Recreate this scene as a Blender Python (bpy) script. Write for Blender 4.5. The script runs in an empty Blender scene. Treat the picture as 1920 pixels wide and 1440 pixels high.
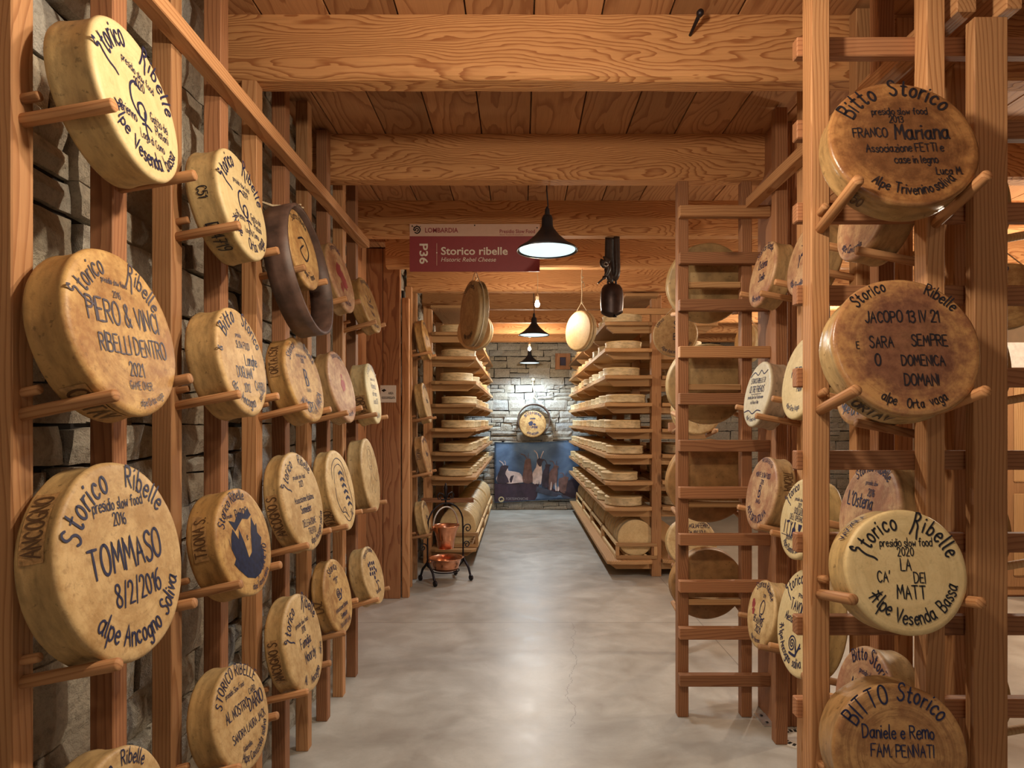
import bpy, bmesh, math, random
from mathutils import Matrix, Vector, noise
R_ = math.radians
SC = bpy.context.scene
COL = SC.collection
FPX, CX, CY, EYE = 1200.0, 976.0, 790.0, 1.6       # focal length and principal point of the photograph, eye height in metres

# ------------------------------------------------------------------ camera, world, exposure
cam_d = bpy.data.cameras.new('camera')
cam_d.sensor_width = 36.0
cam_d.lens = 36.0 * FPX / 1920.0
cam_d.shift_x = -(CX - 960.0) / 1920.0
cam_d.shift_y = (CY - 720.0) / 1920.0
cam_d.clip_start = 0.05
cam = bpy.data.objects.new('camera', cam_d)
cam.location = (0, 0, EYE)
cam.rotation_euler = (R_(90), 0, 0)
COL.objects.link(cam)
SC.camera = cam
wd = bpy.data.worlds.new('world'); SC.world = wd; wd.use_nodes = True
wd.node_tree.nodes['Background'].inputs[0].default_value = (1.0, 0.88, 0.76, 1)
wd.node_tree.nodes['Background'].inputs[1].default_value = 0.26
SC.view_settings.view_transform = 'Standard'
SC.view_settings.look = 'None'
SC.view_settings.gamma = 1.0
SC.view_settings.use_curve_mapping = False
SC.view_settings.exposure = 0.12
SC.cycles.max_bounces = 8
SC.cycles.use_denoising = True

WARM = (1.0, 0.84, 0.64)
def light(name, kind, loc, energy, color=WARM, size=0.1, target=None, spot=None):
    d = bpy.data.lights.new(name, kind); d.energy = energy; d.color = color
    if kind == 'AREA': d.size = size
    else: d.shadow_soft_size = size
    if spot: d.spot_size = R_(spot); d.spot_blend = 0.6
    o = bpy.data.objects.new(name, d); o.location = loc; COL.objects.link(o)
    if target: o.rotation_euler = (Vector(target) - Vector(loc)).to_track_quat('-Z', 'Y').to_euler()
    return o
# the ceiling spots of the front hall (above and behind the camera) and of the right-hand room
light('hall_spot', 'POINT', (0.12, 1.28, 2.64), 50, size=0.05)
light('hall_spot', 'SPOT', (0.80, 1.80, 3.06), 100, size=0.05, target=(-1.05, 1.55, 1.35), spot=100)
light('hall_spot', 'SPOT', (0.78, 3.55, 3.06), 110, size=0.05, target=(-1.05, 2.85, 1.3), spot=100)
light('hall_spot', 'SPOT', (-0.80, 0.95, 3.04), 38, size=0.05, target=(1.2, 1.95, 1.35), spot=90)
light('hall_spot', 'SPOT', (-0.75, 2.9, 3.06), 100, size=0.05, target=(1.25, 3.1, 1.2), spot=80)
light('hall_spot', 'SPOT', (0.05, -1.2, 2.9), 30, size=0.08, target=(0.15, 3.2, 0.6), spot=85)
light('room_spot', 'POINT', (3.9, 4.3, 2.2), 120, size=0.08)
light('room_spot', 'POINT', (3.4, 7.2, 2.8), 130, size=0.08)

# ------------------------------------------------------------------ object helpers
WM = {}
def place(o, M, parent=None):
    COL.objects.link(o)
    WM[o] = M.copy()
    if parent is not None:
        o.parent = parent
        o.matrix_basis = WM[parent].inverted() @ M
    else:
        o.matrix_basis = M
    return o
def T_(x, y, z): return Matrix.Translation((x, y, z))
def tag(o, label=None, cat=None, group=None, kind=None):
    if label: o['label'] = label
    if cat: o['category'] = cat
    if group: o['group'] = group
    if kind: o['kind'] = kind
    return o
def empty(name, M): 
    o = bpy.data.objects.new(name, None); o.empty_display_size = 0.1
    return place(o, M)
def from_bm(name, bm, mat, M=None, parent=None, smooth=False):
    me = bpy.data.meshes.new(name)
    if smooth:
        for f in bm.faces: f.smooth = True
    bm.to_mesh(me); bm.free()
    if mat: me.materials.append(mat)
    o = bpy.data.objects.new(name, me)
    return place(o, M or Matrix.Identity(4), parent)
def add_box(bm, c, s, bev=0.0, M=None):
    r = bmesh.ops.create_cube(bm, size=1.0)
    vs = r['verts']
    mm = Matrix.Translation(c) @ Matrix.Diagonal((s[0], s[1], s[2], 1))
    if M is not None: mm = M @ mm
    bmesh.ops.transform(bm, matrix=mm, verts=vs)
    if bev > 0:
        es = list({e for v in vs for e in v.link_edges})
        bmesh.ops.bevel(bm, geom=es, offset=bev, segments=1, affect='EDGES', profile=0.5)
def box(name, x, y, z, mat, parent=None, bev=0.003, rot=None):
    """an axis-aligned timber from (x0,x1),(y0,y1),(z0,z1); its own origin in its middle"""
    c = ((x[0]+x[1])/2, (y[0]+y[1])/2, (z[0]+z[1])/2)
    bm = bmesh.new(); add_box(bm, (0, 0, 0), (abs(x[1]-x[0]), abs(y[1]-y[0]), abs(z[1]-z[0])), bev)
    M = T_(*c)
    if rot is not None: M = M @ rot
    return from_bm(name, bm, mat, M, parent)
def add_lathe(bm, prof, seg=48, M=None, close=False):
    rings = []
    for r, z in prof:
        if r < 1e-6:
            v = bm.verts.new((0, 0, z)); rings.append([v])
        else:
            rings.append([bm.verts.new((r*math.cos(2*math.pi*i/seg), r*math.sin(2*math.pi*i/seg), z)) for i in range(seg)])
    for a, b in zip(rings, rings[1:]):
        for i in range(seg):
            j = (i+1) % seg
            if len(a) == 1 and len(b) == 1: continue
            if len(a) == 1: bm.faces.new((a[0], b[j], b[i]))
            elif len(b) == 1: bm.faces.new((a[i], a[j], b[0]))
            else: bm.faces.new((a[i], a[j], b[j], b[i]))
    if M is not None: bmesh.ops.transform(bm, matrix=M, verts=[v for r in rings for v in r])
    return rings
def add_tube(bm, pts, r, seg=8, cap=True):
    pts = [Vector(p) for p in pts]; n = len(pts); rings = []
    rad = r if hasattr(r, '__len__') else [r]*n
    up = Vector((0.13, 0.37, 0.92)).normalized()
    for i, p in enumerate(pts):
        t = (pts[min(i+1, n-1)] - pts[max(i-1, 0)]).normalized()
        a = t.cross(up)
        if a.length < 1e-3: a = t.cross(Vector((1, 0, 0)))
        a.normalize(); b = t.cross(a); up = -b if b.dot(up) < 0 else b
        up = a.cross(t)
        rings.append([bm.verts.new(p + rad[i]*(math.cos(2*math.pi*k/seg)*a + math.sin(2*math.pi*k/seg)*up)) for k in range(seg)])
    for A, B in zip(rings, rings[1:]):
        for k in range(seg):
            j = (k+1) % seg; bm.faces.new((A[k], A[j], B[j], B[k]))
    if cap:
        bm.faces.new(rings[0][::-1]); bm.faces.new(rings[-1])
def axes(n, up=(0, 0, 1)):
    """matrix whose Z is n"""
    n = Vector(n).normalized(); r = Vector(up).cross(n)
    if r.length < 1e-4: r = Vector((1, 0, 0))
    r.normalize(); u = n.cross(r)
    return Matrix(((r.x, u.x, n.x, 0), (r.y, u.y, n.y, 0), (r.z, u.z, n.z, 0), (0, 0, 0, 1)))
def wpt(px, py, Y): return Vector(((px-CX)*Y/FPX, Y, EYE - (py-CY)*Y/FPX))

# ------------------------------------------------------------------ materials
def new_mat(name):
    m = bpy.data.materials.new(name); m.use_nodes = True
    nt = m.node_tree; nt.nodes.clear()
    out = nt.nodes.new('ShaderNodeOutputMaterial'); b = nt.nodes.new('ShaderNodeBsdfPrincipled')
    nt.links.new(b.outputs[0], out.inputs[0])
    return m, nt, b
class NB:
    def __init__(s, nt): s.nt = nt
    def n(s, t, **k):
        x = s.nt.nodes.new(t)
        for a, v in k.items(): setattr(x, a, v)
        return x
    def put(s, sock, v):
        if hasattr(v, 'links') or isinstance(v, bpy.types.NodeSocket): s.nt.links.new(v, sock)
        else: sock.default_value = v
    def m(s, op, a, b=0.0, c=None, clamp=False):
        x = s.n('ShaderNodeMath', operation=op, use_clamp=clamp); s.put(x.inputs[0], a); s.put(x.inputs[1], b)
        if c is not None: s.put(x.inputs[2], c)
        return x.outputs[0]
    def noise(s, vec, scale, detail=3, rough=0.55, dist=0.0):
        x = s.n('ShaderNodeTexNoise'); s.put(x.inputs['Vector'], vec); x.inputs['Scale'].default_value = scale
        x.inputs['Detail'].default_value = detail; x.inputs['Roughness'].default_value = rough; x.inputs['Distortion'].default_value = dist
        return x.outputs['Fac']
    def comb(s, x, y, z):
        c = s.n('ShaderNodeCombineXYZ'); s.put(c.inputs[0], x); s.put(c.inputs[1], y); s.put(c.inputs[2], z); return c.outputs[0]
    def ramp(s, fac, stops):
        r = s.n('ShaderNodeValToRGB'); s.put(r.inputs[0], fac)
        e = r.color_ramp.elements
        while len(e) < len(stops): e.new(0.5)
        for el, (p, c) in zip(e, stops): el.position = p; el.color = (c[0], c[1], c[2], 1) if hasattr(c, '__len__') else (c, c, c, 1)
        return r.outputs[0]
    def mix(s, fac, a, b, mode='MIX'):
        x = s.n('ShaderNodeMix', data_type='RGBA', blend_type=mode)
        s.put(x.inputs[0], fac)
        for sock, v in ((x.inputs[6], a), (x.inputs[7], b)):
            if isinstance(v, bpy.types.NodeSocket): s.nt.links.new(v, sock)
            else: sock.default_value = (v[0], v[1], v[2], 1)
        return x.outputs[2]
    def bump(s, bsdf, h, strength=0.3, dist=0.01):
        x = s.n('ShaderNodeBump'); x.inputs['Strength'].default_value = strength; x.inputs['Distance'].default_value = dist
        s.put(x.inputs['Height'], h); s.nt.links.new(x.outputs[0], bsdf.inputs['Normal'])
def simple(name, color, rough=0.6, metal=0.0, var=0.12, scale=30, emit=None, bump=0.0):
    m, nt, b = new_mat(name); k = NB(nt)
    co = k.n('ShaderNodeTexCoord').outputs['Object']
    f = k.noise(co, scale, 4)
    c = k.mix(k.ramp(f, [(0.3, 0), (0.7, 1)]), [v*(1-var) for v in color], [min(1, v*(1+var)) for v in color])
    nt.links.new(c, b.inputs['Base Color']); b.inputs['Roughness'].default_value = rough; b.inputs['Metallic'].default_value = metal
    if bump: k.bump(b, f, bump, 0.005)
    if emit:
        b.inputs['Emission Color'].default_value = (*emit[:3], 1); b.inputs['Emission Strength'].default_value = emit[3]
    return m
def wood(name, axis, light_c, dark_c, ring=0.014, wob=0.05, knot=0.5, island=False, var=0.22, rough=0.62, bump=0.25, wseed=0.0):
    """sawn larch: growth rings of a log running along the axis, wandering with slow noise, some knots"""
    m, nt, b = new_mat(name); k = NB(nt)
    co = k.n('ShaderNodeTexCoord').outputs['Object']
    sp = k.n('ShaderNodeSeparateXYZ'); nt.links.new(co, sp.inputs[0])
    o = {'X': (1, 2, 0), 'Y': (0, 2, 1), 'Z': (0, 1, 2)}[axis]
    u, v, w = (sp.outputs[i] for i in o)
    rnd = k.n('ShaderNodeNewGeometry').outputs['Random Per Island'] if island else k.n('ShaderNodeObjectInfo').outputs['Random']
    r2 = k.m('FRACT', k.m('MULTIPLY', rnd, 37.3)); r3 = k.m('FRACT', k.m('MULTIPLY', rnd, 91.7))
    wo = k.m('ADD', w, k.m('MULTIPLY', rnd, 31.0))
    slow = k.comb(k.m('MULTIPLY_ADD', u, 3.0, k.m('MULTIPLY', r2, 9.0)), k.m('MULTIPLY', v, 3.0), k.m('MULTIPLY', wo, 0.7))
    n1 = k.noise(slow, 1.3, 2, 0.45)
    n2 = k.noise(k.comb(k.m('MULTIPLY', u, 9.0), k.m('MULTIPLY', v, 9.0), k.m('MULTIPLY', wo, 1.6)), 1.6, 3, 0.5)
    # knots
    vo = k.n('ShaderNodeTexVoronoi', feature='F1'); vo.inputs['Scale'].default_value = 1.0; vo.inputs['Randomness'].default_value = 1.0
    nt.links.new(k.comb(k.m('MULTIPLY_ADD', u, 3.0, k.m('MULTIPLY', r3, 7.0)), k.m('MULTIPLY', v, 3.0), k.m('MULTIPLY', wo, 1.25)), vo.inputs['Vector'])
    kw = k.m('SUBTRACT', 1.0, k.m('DIVIDE', vo.outputs['Distance'], 0.36), clamp=True)
    kw = k.m('MULTIPLY', kw, kw)
    kn = k.m('SUBTRACT', 1.0, k.m('DIVIDE', vo.outputs['Distance'], 0.13), clamp=True)
    uu = k.m('ADD', u, k.m('MULTIPLY_ADD', r2, 0.16, -0.02)); vv = k.m('ADD', v, k.m('MULTIPLY_ADD', r3, 0.12, 0.02))
    rad = k.m('SQRT', k.m('ADD', k.m('MULTIPLY', uu, uu), k.m('MULTIPLY', vv, vv)))
    rad = k.m('ADD', rad, k.m('MULTIPLY_ADD', k.m('SUBTRACT', n1, 0.5), wob*3.2, k.m('MULTIPLY', k.m('SUBTRACT', n2, 0.5), wob*0.45)))
    rad = k.m('ADD', rad, k.m('MULTIPLY', kw, knot*0.07))
    saw = k.m('FRACT', k.m('DIVIDE', rad, ring))
    line = k.ramp(saw, [(0.0, 0.15), (0.55, 0.22), (0.86, 0.95), (0.95, 1.0), (1.0, 0.15)])
    fib = k.noise(k.comb(k.m('MULTIPLY', u, 170.0), k.m('MULTIPLY', v, 170.0), k.m('MULTIPLY', wo, 5.0)), 1.0, 2)
    tone = k.noise(slow, 0.9, 2)
    c = k.mix(line, light_c, dark_c)
    c = k.mix(k.m('MULTIPLY', k.ramp(fib, [(0.35, 0), (0.75, 1)]), 0.28), c, [d*0.8 for d in dark_c])
    c = k.mix(k.ramp(kn, [(0.35, 0), (0.75, 0.8)]), c, [d*0.35 for d in dark_c])
    br = k.m('ADD', k.m('MULTIPLY_ADD', k.m('SUBTRACT', tone, 0.5), 0.5, 1.0), k.m('MULTIPLY', k.m('SUBTRACT', r3, 0.5), var*2))
    c = k.mix(1.0, c, k.comb(br, br, br), 'MULTIPLY')
    nt.links.new(c, b.inputs['Base Color']); b.inputs['Roughness'].default_value = rough
    b.inputs['Specular IOR Level'].default_value = 0.25
    k.bump(b, k.m('SUBTRACT', fib, line), bump, 0.002)
    return m
PL, PD = (0.50, 0.265, 0.120), (0.33, 0.150, 0.060)
W = {a: wood('larch_'+a, a, PL, PD, 0.011, 0.028, 0.5) for a in 'XYZ'}
WR = {a: wood('red_larch_'+a, a, (0.37, 0.175, 0.082), (0.235, 0.098, 0.045), 0.010, 0.025, 0.45) for a in 'XYZ'}
WB = wood('beam_larch', 'X', (0.60, 0.31, 0.125), (0.31, 0.118, 0.040), 0.014, 0.13, 1.0, rough=0.7, bump=0.5, var=0.14)
WC = wood('ceiling_plank', 'Y', (0.46, 0.235, 0.105), (0.29, 0.125, 0.052), 0.016, 0.06, 0.8, island=True, var=0.2)
WP = wood('pier_larch', 'Z', (0.46, 0.22, 0.095), (0.26, 0.10, 0.042), 0.014, 0.05, 0.5, island=True, var=0.12)
WS = {a: wood('shelf_spruce_'+a, a, (0.48, 0.285, 0.13), (0.34, 0.175, 0.07), 0.012, 0.03, 0.4) for a in 'XYZ'}
WY = wood('crate_spruce', 'Y', (0.72, 0.53, 0.28), (0.58, 0.38, 0.18), 0.012, 0.02, 0.2)
def cheese_mat(name, base, blot, amt=0.5, rim=None, rings=0.2, wet=0.5, center=None):
    """washed cheese rind: mottling, faint press rings, speckles; the heel may be browner than the face"""
    m, nt, b = new_mat(name); k = NB(nt)
    tc = k.n('ShaderNodeTexCoord').outputs['Object']
    rnd = k.n('ShaderNodeObjectInfo').outputs['Random']
    va = k.n('ShaderNodeVectorMath', operation='ADD'); nt.links.new(tc, va.inputs[0])
    nt.links.new(k.comb(k.m('MULTIPLY', rnd, 13.0), k.m('MULTIPLY', rnd, 29.0), k.m('MULTIPLY', rnd, 7.0)), va.inputs[1])
    co = va.outputs[0]
    sp = k.n('ShaderNodeSeparateXYZ'); nt.links.new(tc, sp.inputs[0])
    rr = k.m('SQRT', k.m('ADD', k.m('MULTIPLY', sp.outputs[0], sp.outputs[0]), k.m('MULTIPLY', sp.outputs[1], sp.outputs[1])))
    big = k.noise(co, 9, 5, 0.62); mid = k.noise(co, 34, 5, 0.65); fine = k.noise(co, 190, 3, 0.6)
    f = k.m('ADD', k.m('MULTIPLY', big, 0.6), k.m('MULTIPLY', mid, 0.4))
    c = k.mix(k.m('MULTIPLY', k.ramp(f, [(0.43, 0), (0.60, 1)]), amt), base, blot)
    c = k.mix(k.m('MULTIPLY', k.ramp(k.noise(co, 55, 4, 0.7), [(0.56, 0), (0.68, 1)]), amt*0.55), c, [x*0.55 for x in blot])
    rg = k.ramp(k.noise(k.comb(k.m('MULTIPLY', rr, 90.0), k.m('MULTIPLY', big, 3.0), 0.0), 1.0, 2), [(0.5, 0), (0.68, 1)])
    c = k.mix(k.m('MULTIPLY', rg, rings), c, [x*0.72 for x in blot])
    if center is not None:
        cf = k.m('ADD', k.m('MULTIPLY', k.m('SUBTRACT', 0.185, rr), 14.0), k.m('MULTIPLY', k.m('SUBTRACT', f, 0.5), 3.2), clamp=True)
        c = k.mix(k.m('MULTIPLY', cf, 0.85), c, k.mix(k.ramp(mid, [(0.35, 0), (0.65, 1)]), center, [x*0.6 for x in center]))
    side = k.ramp(k.m('MULTIPLY', sp.outputs[2], -1.0), [(0.004, 0), (0.016, 1)])
    rb = [x*.82 for x in rim] if rim else [base[i]*0.62+blot[i]*0.25 for i in range(3)]
    streak = k.noise(k.comb(k.m('MULTIPLY', sp.outputs[0], 18.0), k.m('MULTIPLY', sp.outputs[1], 18.0), k.m('MULTIPLY_ADD', sp.outputs[2], 60.0, k.m('MULTIPLY', rnd, 50.0))), 1.0, 4)
    rc = k.mix(k.ramp(streak, [(0.42, 0), (0.72, 1)]), rb, [x*0.55 for x in rb])
    rc = k.mix(k.ramp(k.noise(co, 60, 3), [(0.64, 0), (0.72, 0.7)]), rc, [x*0.25 for x in rb])
    c = k.mix(k.m('MULTIPLY', side, 0.9), c, rc)
    c = k.mix(k.ramp(fine, [(0.62, 0), (0.74, 0.30)]), c, [x*0.45 for x in blot])
    br = k.m('MULTIPLY_ADD', k.m('SUBTRACT', k.m('FRACT', k.m('MULTIPLY', rnd, 53.1)), 0.5), 0.16, 1.0)
    c = k.mix(1.0, c, k.comb(br, br, br), 'MULTIPLY')
    nt.links.new(c, b.inputs['Base Color'])
    b.inputs['Roughness'].default_value = wet; b.inputs['Specular IOR Level'].default_value = 0.4
    b.inputs['Subsurface Weight'].default_value = 0.0
    k.bump(b, k.m('ADD', mid, k.m('MULTIPLY', fine, 0.4)), 0.25, 0.004)
    return m
CM = {
 'cream': cheese_mat('cream_rind', (0.671, 0.533, 0.284), (0.518, 0.370, 0.163), 0.45, rim=(0.58, 0.40, 0.17)),
 'straw': cheese_mat('straw_rind', (0.605, 0.425, 0.205), (0.36, 0.205, 0.072), 0.75, rim=(0.55, 0.35, 0.14)),
 'gold':  cheese_mat('golden_rind', (0.541, 0.344, 0.131), (0.29, 0.135, 0.042), 0.9, rim=(0.48, 0.27, 0.09), rings=0.3),
 'tan':   cheese_mat('tan_rind', (0.527, 0.315, 0.128), (0.27, 0.115, 0.045), 0.85, rim=(0.45, 0.24, 0.09), rings=0.35),
 'pink':  cheese_mat('rosy_rind', (0.528, 0.336, 0.176), (0.31, 0.13, 0.07), 0.85, rim=(0.50, 0.32, 0.14), rings=0.4),
 'grey':  cheese_mat('grey_rind', (0.558, 0.486, 0.342), (0.387, 0.310, 0.186), 0.5, rim=(0.42, 0.29, 0.19), rings=0.1),
 'brown': cheese_mat('brown_rind', (0.33, 0.165, 0.06), (0.20, 0.08, 0.03), 0.8, rim=(0.52, 0.33, 0.14), rings=0.5, wet=0.3, center=(0.13, 0.055, 0.025)),
 'russet': cheese_mat('russet_rind', (0.42, 0.23, 0.09), (0.26, 0.105, 0.055), 0.8, rim=(0.62, 0.45, 0.22), rings=0.4, wet=0.25, center=(0.17, 0.075, 0.05)),
 'umber': cheese_mat('umber_rind', (0.468, 0.270, 0.108), (0.255, 0.116, 0.046), 0.85, rim=(0.46, 0.27, 0.11), rings=0.6, wet=0.4),
 'shelf': cheese_mat('shelf_rind', (0.70, 0.51, 0.25), (0.56, 0.35, 0.15), 0.6, rim=(0.74, 0.57, 0.32), rings=0.15),
 'old':   cheese_mat('old_rind', (0.50, 0.33, 0.15), (0.34, 0.19, 0.08), 0.8, rim=(0.46, 0.30, 0.13), rings=0.5),
}
INK = {'blue': simple('blue_ink', (0.010, 0.015, 0.060), 0.45), 'black': simple('black_ink', (0.012, 0.012, 0.018), 0.45),
       'faint': simple('faded_ink', (0.075, 0.065, 0.085), 0.5), 'red': simple('red_ink', (0.30, 0.05, 0.05), 0.5),
       'navy': simple('navy_paint', (0.008, 0.018, 0.055), 0.4, var=0.5, scale=60), 'line': simple('grey_pencil', (0.22, 0.15, 0.09), 0.5)}
M_PLATE = simple('casein_plate', (0.33, 0.185, 0.07), 0.5, var=0.4, scale=80, bump=0.4)
M_STAMP = simple('stamped_letters', (0.085, 0.04, 0.015), 0.5)
M_TWINE = simple('hemp_twine', (0.55, 0.44, 0.28), 0.9, var=0.3, scale=400)
M_BARK = simple('hoop_bark', (0.085, 0.048, 0.036), 0.5, var=0.5, scale=14, bump=0.5)
M_IRON = simple('wrought_iron', (0.022, 0.018, 0.022), 0.45, 0.7, var=0.3)
M_BLACK = simple('black_enamel', (0.02, 0.02, 0.024), 0.35, 0.3)
M_COPPER = simple('copper', (0.80, 0.36, 0.20), 0.24, 1.0, var=0.15, scale=25, bump=0.15)
M_BELL = simple('bell_iron', (0.055, 0.035, 0.032), 0.38, 0.6, var=0.35, scale=20, bump=0.2)
M_LEATHER = simple('dark_leather', (0.035, 0.022, 0.018), 0.4, var=0.4, scale=30, bump=0.4)
M_WHITE = simple('white_print', (0.82, 0.74, 0.62), 0.5)
M_GAP = simple('dark_gap', (0.015, 0.012, 0.010), 0.9)
M_STEEL = simple('steel_plate', (0.55, 0.54, 0.52), 0.35, 0.8)
# ------------------------------------------------------------------ handwriting: a single-stroke pen alphabet (cap height 10)
G = {
'A':'0,0 3,10 6,0|1.2,4 5,4','B':'0,0 0,10|~0,10 4,9.5 4.6,7.5 3,5.4 0,5.2|~0,5.2 4,5 5.4,2.8 4,.4 0,0','C':'~5.6,8.3 3.5,10 1.2,8.6 .2,5 1.2,1.4 3.5,0 5.6,1.6',
'D':'0,0 0,10|~0,10 3.4,9.4 5.6,7 5.6,3.2 3.2,.5 0,0','E':'5,10 0,10 0,0 5,0|0,5.2 4,5.2','F':'5,10 0,10 0,0|0,5.2 4,5.2',
'G':'~5.5,8.5 3.5,10 1.2,8.5 .2,5 1.2,1.4 3.5,0 5.4,1.2 5.6,4.2|5.6,4.3 3.4,4.3','H':'0,0 0,10|5.4,0 5.4,10|0,5.2 5.4,5.2','I':'0,0 0,10','J':'~4,10 4,3 3.2,.4 1.4,0 0,1.6',
'K':'0,0 0,10|5,10 0,4.6|1.5,6 5.2,0','L':'0,10 0,0 4.6,0','M':'0,0 1,10 3.5,3 6,10 7,0','N':'0,0 0,10 5.4,0 5.4,10','O':'~3,10 .9,8.6 0,5 .9,1.4 3,0 5.2,1.4 6,5 5.2,8.6 3,10',
'P':'0,0 0,10|~0,10 4,9.7 5.2,7.6 4,5.2 0,4.9','Q':'~3,10 .9,8.6 0,5 .9,1.4 3,0 5.2,1.4 6,5 5.2,8.6 3,10|3.6,2.4 6.2,-.8','R':'0,0 0,10|~0,10 4,9.7 5.2,7.6 4,5.4 0,5|2,5 5.4,0',
'S':'~5,8.7 3.5,10 1.3,9.5 .5,7.5 2,5.7 4,4.5 5,2.5 3.8,.4 1.5,0 0,1.5','T':'0,10 6,10|3,10 3,0','U':'~0,10 .1,3 1.3,.4 3.2,0 5,2 5.3,10','V':'0,10 2.8,0 5.6,10','W':'0,10 1.6,0 3.5,7 5.4,0 7,10',
'X':'0,0 5.4,10|0,10 5.4,0','Y':'0,10 2.8,5 5.6,10|2.8,5 2.8,0','Z':'0,10 5.4,10 0,0 5.4,0',
'a':'~4.2,5.2 2.6,6 .8,5 0,3 .8,.8 2.4,.2 4,2 4.4,5.6|~4.4,6 4.3,1.6 5.2,.2','b':'0,10 0,0|~0,4.4 1.8,6 3.8,5 4.4,3 3.6,.8 1.8,0 0,1.4','c':'~4.2,4.8 2.6,6 .8,5 0,3 .8,.8 2.6,0 4.2,1',
'd':'~4.4,4.6 2.6,6 .8,5 0,3 .8,.8 2.4,0 4.4,1.6|4.4,10 4.4,0','e':'~.2,3.2 4,3.6 3.8,5.2 2.4,6 .8,5 0,3 .8,.8 2.6,0 4.2,1.2','f':'~4.2,9 3.2,10 2,9 1.8,6 1.8,0|0,6 3.8,6',
'g':'~4.2,5 2.6,6 .8,5 0,3 .8,.9 2.6,.4 4.2,2|~4.3,6 4.3,-1.4 3.4,-3.2 1.6,-3.4 .2,-2.2','h':'0,10 0,0|~0,3.8 1.6,5.8 3.4,5.4 3.8,3.4 3.8,0','i':'0,6 0,0|-.1,8.4 .2,8.8','j':'~1.4,6 1.4,-2 .4,-3.4 -.6,-2.8|1.4,8.4 1.7,8.8',
'k':'0,10 0,0|3.8,6 0,2.6|1.4,3.6 4,0','l':'~0,10 0,1.4 .8,0','m':'0,6 0,0|~0,4 1.4,5.9 2.8,5.2 3,0|~3,4 4.4,5.9 5.8,5.2 6,0','n':'0,6 0,0|~0,3.8 1.6,5.9 3.4,5.3 3.8,3.4 3.8,0',
'o':'~2.2,6 .6,5 0,3 .6,1 2.2,0 3.8,1 4.4,3 3.8,5 2.2,6','p':'0,6 0,-3.6|~0,4.4 1.8,6 3.8,5 4.4,3 3.6,.8 1.8,0 0,1.4','q':'~4.2,5 2.6,6 .8,5 0,3 .8,.9 2.6,.2 4.2,2|4.3,6 4.3,-3.6',
'r':'0,6 0,0|~0,3.6 1.2,5.6 3,5.8','s':'~3.6,5.2 2,6 .5,5 1.2,3.6 3,2.6 3.6,1.2 2,0 0,.8','t':'~1.6,9 1.5,1.4 2.6,0 3.6,.6|0,6 3.4,6','u':'~0,6 .1,1.6 1.4,.1 3,.8 3.8,2.6|~3.8,6 3.8,1.4 4.6,0',
'v':'0,6 2,0 4,6','w':'0,6 1.3,0 2.8,4.6 4.3,0 5.6,6','x':'0,0 4,6|0,6 4,0','y':'0,6 2,.4|~4,6 2,.4 .8,-2.8 -.4,-3.2','z':'0,6 3.8,6 0,0 3.8,0',
'0':'~2.6,10 .7,8.4 0,5 .7,1.6 2.6,0 4.5,1.6 5.2,5 4.5,8.4 2.6,10','1':'0,7.4 2,10 2,0','2':'~.2,7.6 1,9.5 2.8,10 4.5,8.8 4.4,6.6 2.6,3.6 0,.1|0,0 5,0','3':'~.3,9 2.4,10 4.4,8.6 4,6.2 1.8,5.3|~1.8,5.3 4.4,4.6 5,2.2 3.4,.2 1.4,0 0,1.2',
'4':'3.6,0 3.6,10 0,3 5,3','5':'4.6,10 .6,10 .3,5.6|~.3,5.6 2.4,6.3 4.6,5 4.8,2.4 3,.2 1.2,0 0,1.2','6':'~4.2,9.6 2,8.4 .4,5.4 .2,2.4 1.6,.2 3.4,.1 4.8,2 4.4,4.4 2.6,5.4 .6,4','7':'0,10 5,10 1.6,0|1.2,5 4.4,5',
'8':'~2.6,5.4 .6,7.4 1.2,9.6 2.6,10 4.2,9.4 4.6,7.4 2.6,5.4 .2,3 .8,.6 2.6,0 4.6,.7 5,3 2.6,5.4','9':'~4.8,7 3.4,4.8 1.4,5 .4,7 1.2,9.4 3,10 4.6,8.6 4.9,6 4,2 2,0',
'&':'~5.4,0 1.4,7.2 1.6,9.4 2.8,10 3.8,8.8 3,7 .8,4.4 .2,2 1.4,.1 3.2,.3 5.2,3.6','/':'0,-1 4,11','.':'0,0 .3,.3',"'":'.6,10 .1,7.6','!':'0,10 0,3|0,0 .2,.3','-':'0,4 2.6,4',':':'0,1 .2,1.2|0,5 .2,5.2',
'{':'~1.2,10.2 -.4,12 -1.5,9.6 -.6,7.8 1.6,8 2.6,6.6 1.4,4 .6,0 1.4,-4.5 .8,-7','}':'~.8,10 .9,5 .2,0 -.9,-3.6|~.6,10.4 3.6,10.6 5,8.4 3.6,6 1,5.4|~2.2,5.6 4.4,2.4 4.6,-1 5.4,-5.5',
'[':'0,0 2.8,11.5 5,0|~-2,4.4 1.5,5.2 6.2,4.6|~-.6,9 1.5,8.2 4.4,9.2',
}
GC = {}
def catmull(p, k=5):
    if len(p) < 3: return p
    closed = (Vector(p[0])-Vector(p[-1])).length < 1e-6
    out = []
    n = len(p)
    for i in range(n-1):
        p0 = p[i-1] if i > 0 else (p[-2] if closed else p[0]); p1 = p[i]; p2 = p[i+1]
        p3 = p[i+2] if i+2 < n else (p[1] if closed else p[-1])
        for j in range(k):
            t = j/k
            out.append(tuple(0.5*((2*p1[a]) + (-p0[a]+p2[a])*t + (2*p0[a]-5*p1[a]+4*p2[a]-p3[a])*t*t + (-p0[a]+3*p1[a]-3*p2[a]+p3[a])*t**3) for a in range(len(p1))))
    out.append(p[-1])
    return out
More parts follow.
